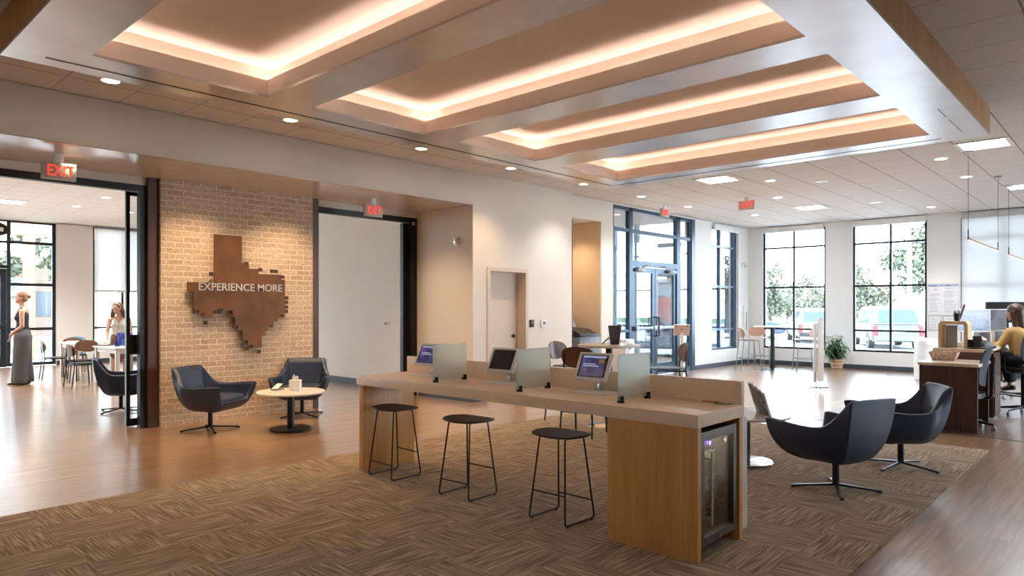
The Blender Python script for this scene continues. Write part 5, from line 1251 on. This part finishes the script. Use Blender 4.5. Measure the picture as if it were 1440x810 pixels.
# seated people at the desk
def person_seated(loc, rz, label, sweater, hairc, lean=0, s_=1.0):
    t = thing('person', loc, rz, label, 'person')
    H = (.07, .03, 1.44); F = (1, .05, -.1)
    hb, P, M = head_blobs(H, F, (0, 0, 1), 1.02)
    bones = [((.03, .0, 1.24), (.05, .02, 1.36), .05, .048), ((.0, 0, 1.15), (-.06, 0, .86), .115, .105), ((-.06, 0, .86), (-.05, 0, .80), .12, .14)]
    for s in (-1, 1):
        bones += [((.0, .05 * s, 1.20), (.0, .165 * s, 1.175), .055, .052), ((.0, .18 * s, 1.165), (.10, .24 * s, .94), .046, .04), ((.10, .24 * s, .94), (.34, .16 * s, 1.005), .038, .027),
                  ((-.04, .10 * s, .775), (.34, .14 * s, .77), .085, .062), ((.34, .14 * s, .77), (.26, .12 * s, .40), .056, .04), ((.25, .12 * s, .37), (.38, .13 * s, .33), .036, .028)]
        bones += hand((.34, .16 * s, 1.005), (1, -.2 * s, -.05), (0, 0, 1), 1.0, .5, s)
    capsules(bones, hb, .010, it=5).build('body', SKIN, t, smooth=80)
    face(t, H, F, (0, 0, 1), None, 1.02)
    bones = [((.0, .06, 1.13), (-.06, .04, .86), .125, .125), ((.0, -.06, 1.13), (-.06, -.04, .86), .125, .125), ((-.06, 0, .86), (-.05, 0, .81), .15, .165), ((.02, 0, 1.21), (.02, 0, 1.24), .075, .06)]
    for s in (-1, 1): bones += [((.0, .05 * s, 1.19), (.0, .165 * s, 1.165), .07, .07), ((.0, .175 * s, 1.16), (.10, .245 * s, .94), .065, .057), ((.10, .245 * s, .94), (.31, .165 * s, 1.0), .056, .042)]
    capsules(bones, (), .012, it=6).build('sweater', sweater, t, smooth=80)
    bones = []
    for s in (-1, 1): bones += [((-.04, .09 * s, .785), (.34, .13 * s, .78), .115, .09), ((.34, .13 * s, .78), (.27, .12 * s, .50), .09, .085)]
    capsules(bones, [((-.05, 0, .79), (.17, .19, .10))], .013, it=6).build('trousers', plain('black_trousers', (.012, .013, .016), .8), t, smooth=80)
    for s in (-1, 1): capsules([((.22, .12 * s, .355), (.40, .135 * s, .315), .038, .03)], (), .01, it=3).build('shoe', plain('dark_shoe', (.03, .02, .02), .5), t, smooth=80)
    m = capsules([(P(-.07, 0, .03), (-.03, 0, 1.2), .085, .06), (P(-.05, .05, 0), (-.01, .08, 1.22), .05, .035), (P(-.05, -.05, 0), (-.01, -.08, 1.22), .05, .035)], [(P(-.022, 0, .04), (.1, .09, .095), M)], .01, it=3)
    m.build('hair', hairc, t, smooth=80); return t
MUST = plain('mustard_sweater', (.52, .33, .13), .9, bump=.3, bscale=220)
HB = plain('dark_brown_hair', (.055, .025, .015), .4, var=.4, nscale=50)
person_seated((-1.33, 12.05, 0), R(143), 'person with dark brown hair in a mustard sweater seated at the right edge', MUST, HB)
person_seated((-1.95, 14.05, .0), R(-75), 'person mostly hidden behind the monitors, only brown hair showing', plain('grey_sweater', (.2, .2, .22), .9), plain('brown_hair', (.16, .08, .05), .5, var=.4, nscale=50))
office_chair(.66, 'office chair hidden behind the monitors', (-1.95, 14.05, .004), R(-75))
# ------------------------------------------------------------------ outdoors
GRD = plain('pale_concrete', (.34, .34, .33), .9, var=.1, nscale=.6)
S('ground', B(-90, -60, -.3, 70, 95, -.13), GRD, 'pale parking lot outside the windows')
LAWN = plain('lawn_grass', (.08, .14, .04), .95, var=.3, nscale=3)
tag(B(-70, 64, -.13, 60, 90, -.11).build('lawn', LAWN), 'grass strip beyond the parking lot', 'lawn', kind='stuff')
tag(B(-44, -30, -.13, -27.5, 24, -.12).build('lawn', LAWN), 'grass beyond the side room terrace', 'lawn', kind='stuff')
S('trim_12', B(-8.3, 18.5, 0, -8.04, 18.85, 4.4), BRICK)
CARG = plain('car_window', (.04, .055, .07), .08); TYRE = plain('car_tyre', (.02, .02, .02), .7); LAMPR = plain('car_tail_lamp', (.6, .03, .03), .3)
def car(loc, rz, col, label, L=4.7, W=1.85, H=1.75, kind='van'):
    t = thing('car', loc, rz, label, 'car')
    P_ = plain('car_paint', col, .4, metal=.0, coat=.15)
    h0 = .28; hb = H * .56
    body = [(-L / 2, h0 + .1), (-L / 2, hb - .05), (-L / 2 + .1, hb), (L / 2 - 1.1, hb), (L / 2 - .25, hb - .14), (L / 2, hb - .35), (L / 2, h0 + .05), (L / 2 - .2, h0), (-L / 2 + .2, h0)]
    m = MB(); m.prism(body, 'y', -W / 2, W / 2); bmesh.ops.bevel(m.bm, geom=list(m.bm.edges), offset=.07, segments=3, affect='EDGES'); m.build('car_body', P_, t, smooth=50)
    if kind == 'van': g0 = [(-L / 2 + .08, hb - .02), (-L / 2 + .3, H - .06), (L * .06, H), (L * .16, H - .05), (L / 2 - 1.05, hb - .02)]
    elif kind == 'suv': g0 = [(-L / 2 + .06, hb - .02), (-L / 2 + .28, H - .05), (L * .08, H), (L * .12, H - .03), (L * .27, hb - .02)]
    else: g0 = [(-L / 2 + .55, hb - .02), (-L * .22, H - .06), (L * .0, H), (L * .07, H - .04), (L * .27, hb - .02)]
    def taper(m_):
        for v in m_.bm.verts:
            k = (v.co.z - hb) / (H - hb); v.co.y *= 1 - .14 * max(0, k)
    m = MB(); m.prism(g0, 'y', -W / 2 + .06, W / 2 - .06); taper(m); bmesh.ops.bevel(m.bm, geom=list(m.bm.edges), offset=.05, segments=2, affect='EDGES'); m.build('cabin', P_, t, smooth=50)
    # side and end glazing slightly proud of the cabin
    xs = [p[0] for p in g0]; x0, x1 = min(xs) + .35, max(xs) - .45; zb, zt = hb + .06, H - .14
    for s in (-1, 1):
        m = MB(); A = [(x0, zb), (x1, zb), (x1 - .42, zt), (x0 + .05, zt)]
        def yy(z): return s * ((W / 2 - .06) * (1 - .14 * (z - hb) / (H - hb)) + .008)
        n = 4
        for a, b in ((0, .3), (.33, .62), (.65, 1)):
            q = []
            for f_, z in ((a, zb), (b, zb), (b, zt), (a, zt)):
                xa = x0 + (x1 - x0) * f_ if z == zb else x0 + .05 + (x1 - .42 - x0 - .05) * f_
                q.append((xa, z))
            vo = [m.bm.verts.new((x, yy(z), z)) for x, z in q]; vi = [m.bm.verts.new((x, yy(z) - s * .03, z)) for x, z in q]
            m.bm.faces.new(vo); m.bm.faces.new(vi[::-1])
            for i in range(4): m.bm.faces.new((vo[i], vo[(i + 1) % 4], vi[(i + 1) % 4], vi[i]))
        m.build('side_window', CARG, t, smooth=0)
    def endglass(pa, pb, nm):
        d = Vector((pb[0] - pa[0], 0, pb[1] - pa[1])); nrm = Vector((-d.z, 0, d.x)).normalized()
        if (nrm.x > 0) != (pa[0] > 0): nrm = -nrm
        m = MB(); q = []
        for f_ in (.15, .85):
            p = Vector((pa[0], 0, pa[1])) + d * f_ ; wv = (W / 2 - .2) * (1 - .14 * f_)
            q.append((p + nrm * .012, wv))
        (p0, w0), (p1, w1) = q
        vo = [m.bm.verts.new(p0 + Vector((0, -w0, 0))), m.bm.verts.new(p0 + Vector((0, w0, 0))), m.bm.verts.new(p1 + Vector((0, w1, 0))), m.bm.verts.new(p1 + Vector((0, -w1, 0)))]
        vi = [m.bm.verts.new(v.co - nrm * .03) for v in vo]
        m.bm.faces.new(vo); m.bm.faces.new(vi[::-1])
        for i in range(4): m.bm.faces.new((vo[i], vo[(i + 1) % 4], vi[(i + 1) % 4], vi[i]))
        m.build(nm, CARG, t, smooth=0)
    endglass(g0[0], g0[1], 'rear_window'); endglass(g0[-1], g0[-2], 'windscreen')
    for sx in (-L / 2 + .85, L / 2 - .9):
        for s in (-1, 1):
            m = MB(); m.cyl((sx, s * (W / 2 - .2), .335), (sx, s * (W / 2 + .012), .335), .335, seg=28); wh = m.build('wheel', TYRE, t)
            m = MB(); m.cyl((sx, s * (W / 2 + .012), .335), (sx, s * (W / 2 + .022), .335), .2, seg=20); m.build('hub_cap', CHROME, wh)
    for s in (-1, 1):
        m = MB(); m.box(-L / 2 - .012, s * (W / 2 - .22), hb - .42, -L / 2 + .1, s * (W / 2 - .03), hb - .02, bev=.02); m.build('tail_lamp', LAMPR, t)
        m = MB(); m.box(L / 2 - .12, s * (W / 2 - .4), hb - .5, L / 2 + .012, s * (W / 2 - .08), hb - .34, bev=.02); m.build('headlamp', CHROME, t)
        m = MB(); m.box(L * .17, s * W / 2, hb + .02, L * .17 + .12, s * (W / 2 + .18), hb + .15, bev=.03); m.build('wing_mirror', P_, t)
    m = MB(); m.box(-L / 2 - .05, -W / 2 + .08, h0 + .05, -L / 2 + .08, W / 2 - .08, h0 + .22, bev=.03); m.build('rear_bumper', TYRE if kind == 'suv' else P_, t)
    m = MB(); m.box(-L / 2 - .02, -.26, hb - .34, -L / 2 + .02, .26, hb - .2, bev=.004); m.build('number_plate', WHITE, t)
    return t
GZ = -.13
car((-8.15, 32.0, GZ), R(116), (.11, .112, .118), 'silver minivan seen from behind through the window beside the notice board', kind='van', H=1.7)
car((-11.9, 34.2, GZ), R(118), (.24, .24, .25), 'white compact car parked left of the minivan', L=4.3, kind='suv', H=1.6)
car((-16.3, 35.6, GZ), R(20), (.03, .055, .09), 'dark blue sport utility car behind the tall corner table', L=4.9, kind='suv', H=1.7)
car((-12.6, 20.4, GZ), R(32), (.24, .26, .29), 'pale car parked outside the entrance doors', L=4.7, kind='sedan', H=1.45)
car((-19.5, 29.5, GZ), R(28), (.3, .31, .32), 'second pale car farther out from the entrance doors', L=4.7, kind='sedan', H=1.45)
# trees
def tree(loc, h, r, label, seed, n=2600, group=None, leaf=.22):
    t = thing('tree', loc, 0, label, 'tree', group); rd = random.Random(seed)
    BARK = plain('tree_bark', (.12, .09, .06), .9); LEAF = plain('tree_leaf_%d' % seed, (.125 + .012 * (seed % 3), .155, .10), .8, var=.35, nscale=1.2)
    m = MB(); m.tube([(0, 0, 0), (.1, .05, h * .35), (.0, .1, h * .75)], [.16, .12, .05], seg=10)
    for k in range(7):
        a = rd.uniform(0, 6.28); z = h * rd.uniform(.3, .6); m.tube([(.05, .05, z), (math.cos(a) * r * .6, math.sin(a) * r * .6, z + r * .5)], [.06, .02], seg=6)
    m.build('trunk', BARK, t)
    cl = [(Vector((rd.gauss(0, .42) * r, rd.gauss(0, .42) * r, h * .62 + rd.gauss(0, .16) * h)), r * rd.uniform(.28, .45)) for _ in range(22)]
    vs = []; fs = []
    for k in range(n):
        c, cr = cl[k % len(cl)]
        d = Vector((rd.gauss(0, 1), rd.gauss(0, 1), rd.gauss(0, 1))).normalized(); p = c + d * cr * rd.uniform(.5, 1.05)
        if p.z < h * .18: continue
        u = Vector((rd.gauss(0, 1), rd.gauss(0, 1), rd.gauss(0, 1))).normalized(); w = u.cross(d).normalized() * leaf * .5; u = u * leaf
        i = len(vs); vs += [p - u * .5, p + w, p + u * .5, p - w]; fs.append((i, i + 1, i + 2, i + 3))
    me = bpy.data.meshes.new('foliage'); me.from_pydata(vs, [], fs); me.materials.append(LEAF); o = bpy.data.objects.new('foliage', me); COL.objects.link(o); o.parent = t
    return t
def along(u, dep):   # a spot on the ground dep metres out, u metres sideways per metre of depth (+ = right)
    th = math.atan(894 / 970); return (dep * (-math.sin(th) + u * math.cos(th)), dep * (math.cos(th) + u * math.sin(th)), GZ)
t0 = tree(along(.622, 44), 7.4, 2.2, 'large green tree rising above the minivan', 1, 5000, 'trees beyond the parking lot', .3)
t1 = tree(along(.505, 50), 4.4, 2.0, 'small round tree left of the minivan', 2, 2600, 'trees beyond the parking lot', .26)
for u, dep, s_, lab in ((.375, 56, 1.05, 'tree in the left half of the corner window'), (.300, 47, 1.1, 'tree seen through the narrow corner window'), (.40, 66, .85, 'low tree behind the dark blue car'), (.436, 50, .66, 'low tree beside the pale pole'), (.466, 60, .8, 'low tree at the right edge of the corner window'), (.66, 50, 1.3, 'tree right of the large green tree'), (.75, 54, 1.3, 'tree behind the roller shades')):
    dup(t1, along(u, dep), u * 40, lab).scale = (s_, s_, s_)
t2 = tree((-33, 8.4, GZ), 7.0, 2.8, 'green tree behind the orange posts outside the side room', 5, 4000, 'trees outside the side room', .36)
dup(t2, (-43.5, 5.0, GZ), 2, 'green tree left of the orange post outside the side room')
dup(t2, (-36, 17, GZ), 4, 'green tree outside the shaded side room window')
dup(t2, (-37, -4.0, GZ), 5, 'green tree outside the side room door')
# terrace posts of the side room
ORG = wood('orange_timber', (.40, .17, .07), (.55, .26, .12), 'z', .6)
for k, (x, y) in enumerate(((-24.1, 5.27), (-24.1, 3.55), (-24.1, 7.8), (-24.1, 1.5))):
    t = thing('terrace_post', (x, y, -.13), 0, ('orange timber post outside the storefront window', 'orange timber post outside the glass door', 'orange timber post outside the shaded window', 'orange timber post left of the glass door')[k], 'post', 'terrace posts')
    B(-.13, -.13, 0, .13, .13, 3.75, bev=.01).build('post_shaft', ORG, t, smooth=0); B(-.17, -.17, 0, .17, .17, .12, bev=.01).build('post_foot', GREYP, t, smooth=0)
tag(B(-24.25, -3, 3.62, -23.95, 11, 3.95, bev=.01).build('terrace_beam', ORG, smooth=0), 'orange timber beam across the terrace posts', 'beam')
S('ground_terrace', B(-27, -8, -.13, -21.3, 14, -.02), plain('pale_terrace', (.5, .49, .47), .9))
t = thing('terrace_chair', (-22.9, 5.9, -.02), R(-40), 'white slatted terrace chair outside the side room', 'chair')
m = MB(); m.box(-.25, -.28, .38, .28, .28, .41, bev=.005); m.build('seat', WHITE, t); m = MB()
for k in range(5): m.box(-.02, -.26 + k * .11, 0, .0, -.18 + k * .11, .55, M=Matrix.Translation((-.25, 0, .4)) @ Matrix.Rotation(R(-15), 4, 'Y'))
m.build('back_slats', WHITE, t, smooth=0)
for a in (-.22, .25):
    for b in (-.26, .26): B(a - .02, b - .02, 0, a + .02, b + .02, .38).build('leg', WHITE, t, smooth=0)
# brick building and fence outside
RB = mat_brick('red_brick_outdoors')
for n in RB.node_tree.nodes:
    if n.type == 'TEX_BRICK': n.inputs['Color1'].default_value = (.32, .13, .09, 1); n.inputs['Color2'].default_value = (.24, .09, .06, 1); n.inputs['Mortar'].default_value = (.45, .38, .33, 1)
def bldg(x0, y0, x1, y1, h, label, mat, wins):
    t = thing('building', ((x0 + x1) / 2, (y0 + y1) / 2, GZ), 0, label, 'building')
    B(x0, y0, GZ, x1, y1, h).build('wall', mat, t, world=True, smooth=0); B(x0 - .3, y0 - .3, h, x1 + .3, y1 + .3, h + .3).build('roof_edge', plain('roof_trim', (.4, .38, .36), .7), t, world=True, smooth=0)
    for b in wins:
        w_ = B(*b).build('window', CARG, t, world=True, smooth=0)
bldg(-52, 9.0, -45, 13.2, 4.2, 'red brick building beyond the side room terrace', RB, [(-45.05, 10, 1, -44.97, 11, 2.4), (-45.05, 11.7, 1, -44.97, 12.6, 2.4)])
bldg(-44, 52, -28, 60, 3.6, 'long low grey building beyond the entrance doors', plain('grey_siding', (.3, .31, .32), .8), [(-42 + 3.4 * k, 51.95, 1, -40.4 + 3.4 * k, 52.03, 2.5) for k in range(4)])
bldg(-17.6, 65, -16.4, 66.2, 3.4, 'tall brick chimney like tower behind the minivan', RB, [])
m = MB()
t = thing('picket_fence', (-24.5, 39, GZ), R(30), 'red slatted fence beyond the entrance doors', 'fence')
for k in range(58): m.box(-9 + k * .19, -.02, 0, -8.87 + k * .19, .02, 2.3)
m.build('fence_boards', plain('red_fence', (.42, .12, .09), .8), t, smooth=0); B(-9, .02, 1.8, 2, .07, 1.95).build('fence_rail', plain('fence_rail', (.3, .1, .08), .8), t, smooth=0)
tag(B(-9.6, 42.0, GZ, -9.4, 42.2, 5.3, bev=.03).build('lamp_pole', plain('pole_metal', (.5, .5, .5), .5)), 'tall pale pole on the parking lot seen through the corner window', 'pole')
# porch outside the entrance
PF = plain('pale_blue_steel', (.35, .48, .60), .4, metal=.3)
po = thing('entrance_porch', (-10.3, 13.5, GZ), 0, 'pale blue steel porch frame outside the entrance doors', 'porch')
for k, (x, y) in enumerate(((-12.3, 11.2), (-12.3, 15.6), (-10.6, 15.6), (-9.9, 15.6))): B(x - .06, y - .06, GZ, x + .06, y + .06, 3.7).build('porch_post', PF, po, world=True, smooth=0)
m = MB()
for z in (2.35, 3.1): m.box(-12.36, 15.56, z - .05, -8.4, 15.64, z + .05)
m.box(-12.36, 11.14, 3.5, -12.24, 15.66, 3.7); m.build('porch_rail', PF, po, world=True, smooth=0)
B(-12.6, 10.6, 3.7, -8.32, 15.95, 3.85).build('porch_roof', WHITEM, po, world=True, smooth=0)
# ------------------------------------------------------------------ daylight, camera
W = bpy.data.worlds.new('sky'); SC.world = W; W.use_nodes = True; nt = W.node_tree
for n in list(nt.nodes): nt.nodes.remove(n)
o_ = nt.nodes.new('ShaderNodeOutputWorld'); bg = nt.nodes.new('ShaderNodeBackground')
tc = nt.nodes.new('ShaderNodeTexCoord'); sp = nt.nodes.new('ShaderNodeSeparateXYZ'); rp = nt.nodes.new('ShaderNodeValToRGB')
nt.links.new(tc.outputs['Generated'], sp.inputs[0]); nt.links.new(sp.outputs['Z'], rp.inputs['Fac'])
rp.color_ramp.elements[0].position = 0; rp.color_ramp.elements[0].color = (.86, .93, 1, 1); rp.color_ramp.elements[1].position = .7; rp.color_ramp.elements[1].color = (.52, .74, 1, 1)
nt.links.new(rp.outputs[0], bg.inputs['Color']); bg.inputs['Strength'].default_value = 7; nt.links.new(bg.outputs[0], o_.inputs['Surface'])
su = bpy.data.lights.new('sun', 'SUN'); su.energy = 9; su.angle = R(1.0); su.color = (1, .95, .86)
so = bpy.data.objects.new('sun', su); COL.objects.link(so); so.rotation_euler = Vector((.52, .0 - .10, -.95)).to_track_quat('-Z', 'Y').to_euler()
cam = bpy.data.cameras.new('camera'); co = bpy.data.objects.new('camera', cam); COL.objects.link(co)
co.location = (0, 0, 1.52); co.rotation_euler = (R(90), 0, math.atan(894 / 970)); cam.sensor_width = 36; cam.lens = 970 / 1440 * 36; cam.shift_y = 27 / 1440; cam.clip_start = .05; cam.clip_end = 300
SC.camera = co
vs_ = SC.view_settings; vs_.view_transform = 'Standard'; vs_.look = 'None'; vs_.gamma = 1; vs_.exposure = 1.25; vs_.use_curve_mapping = False
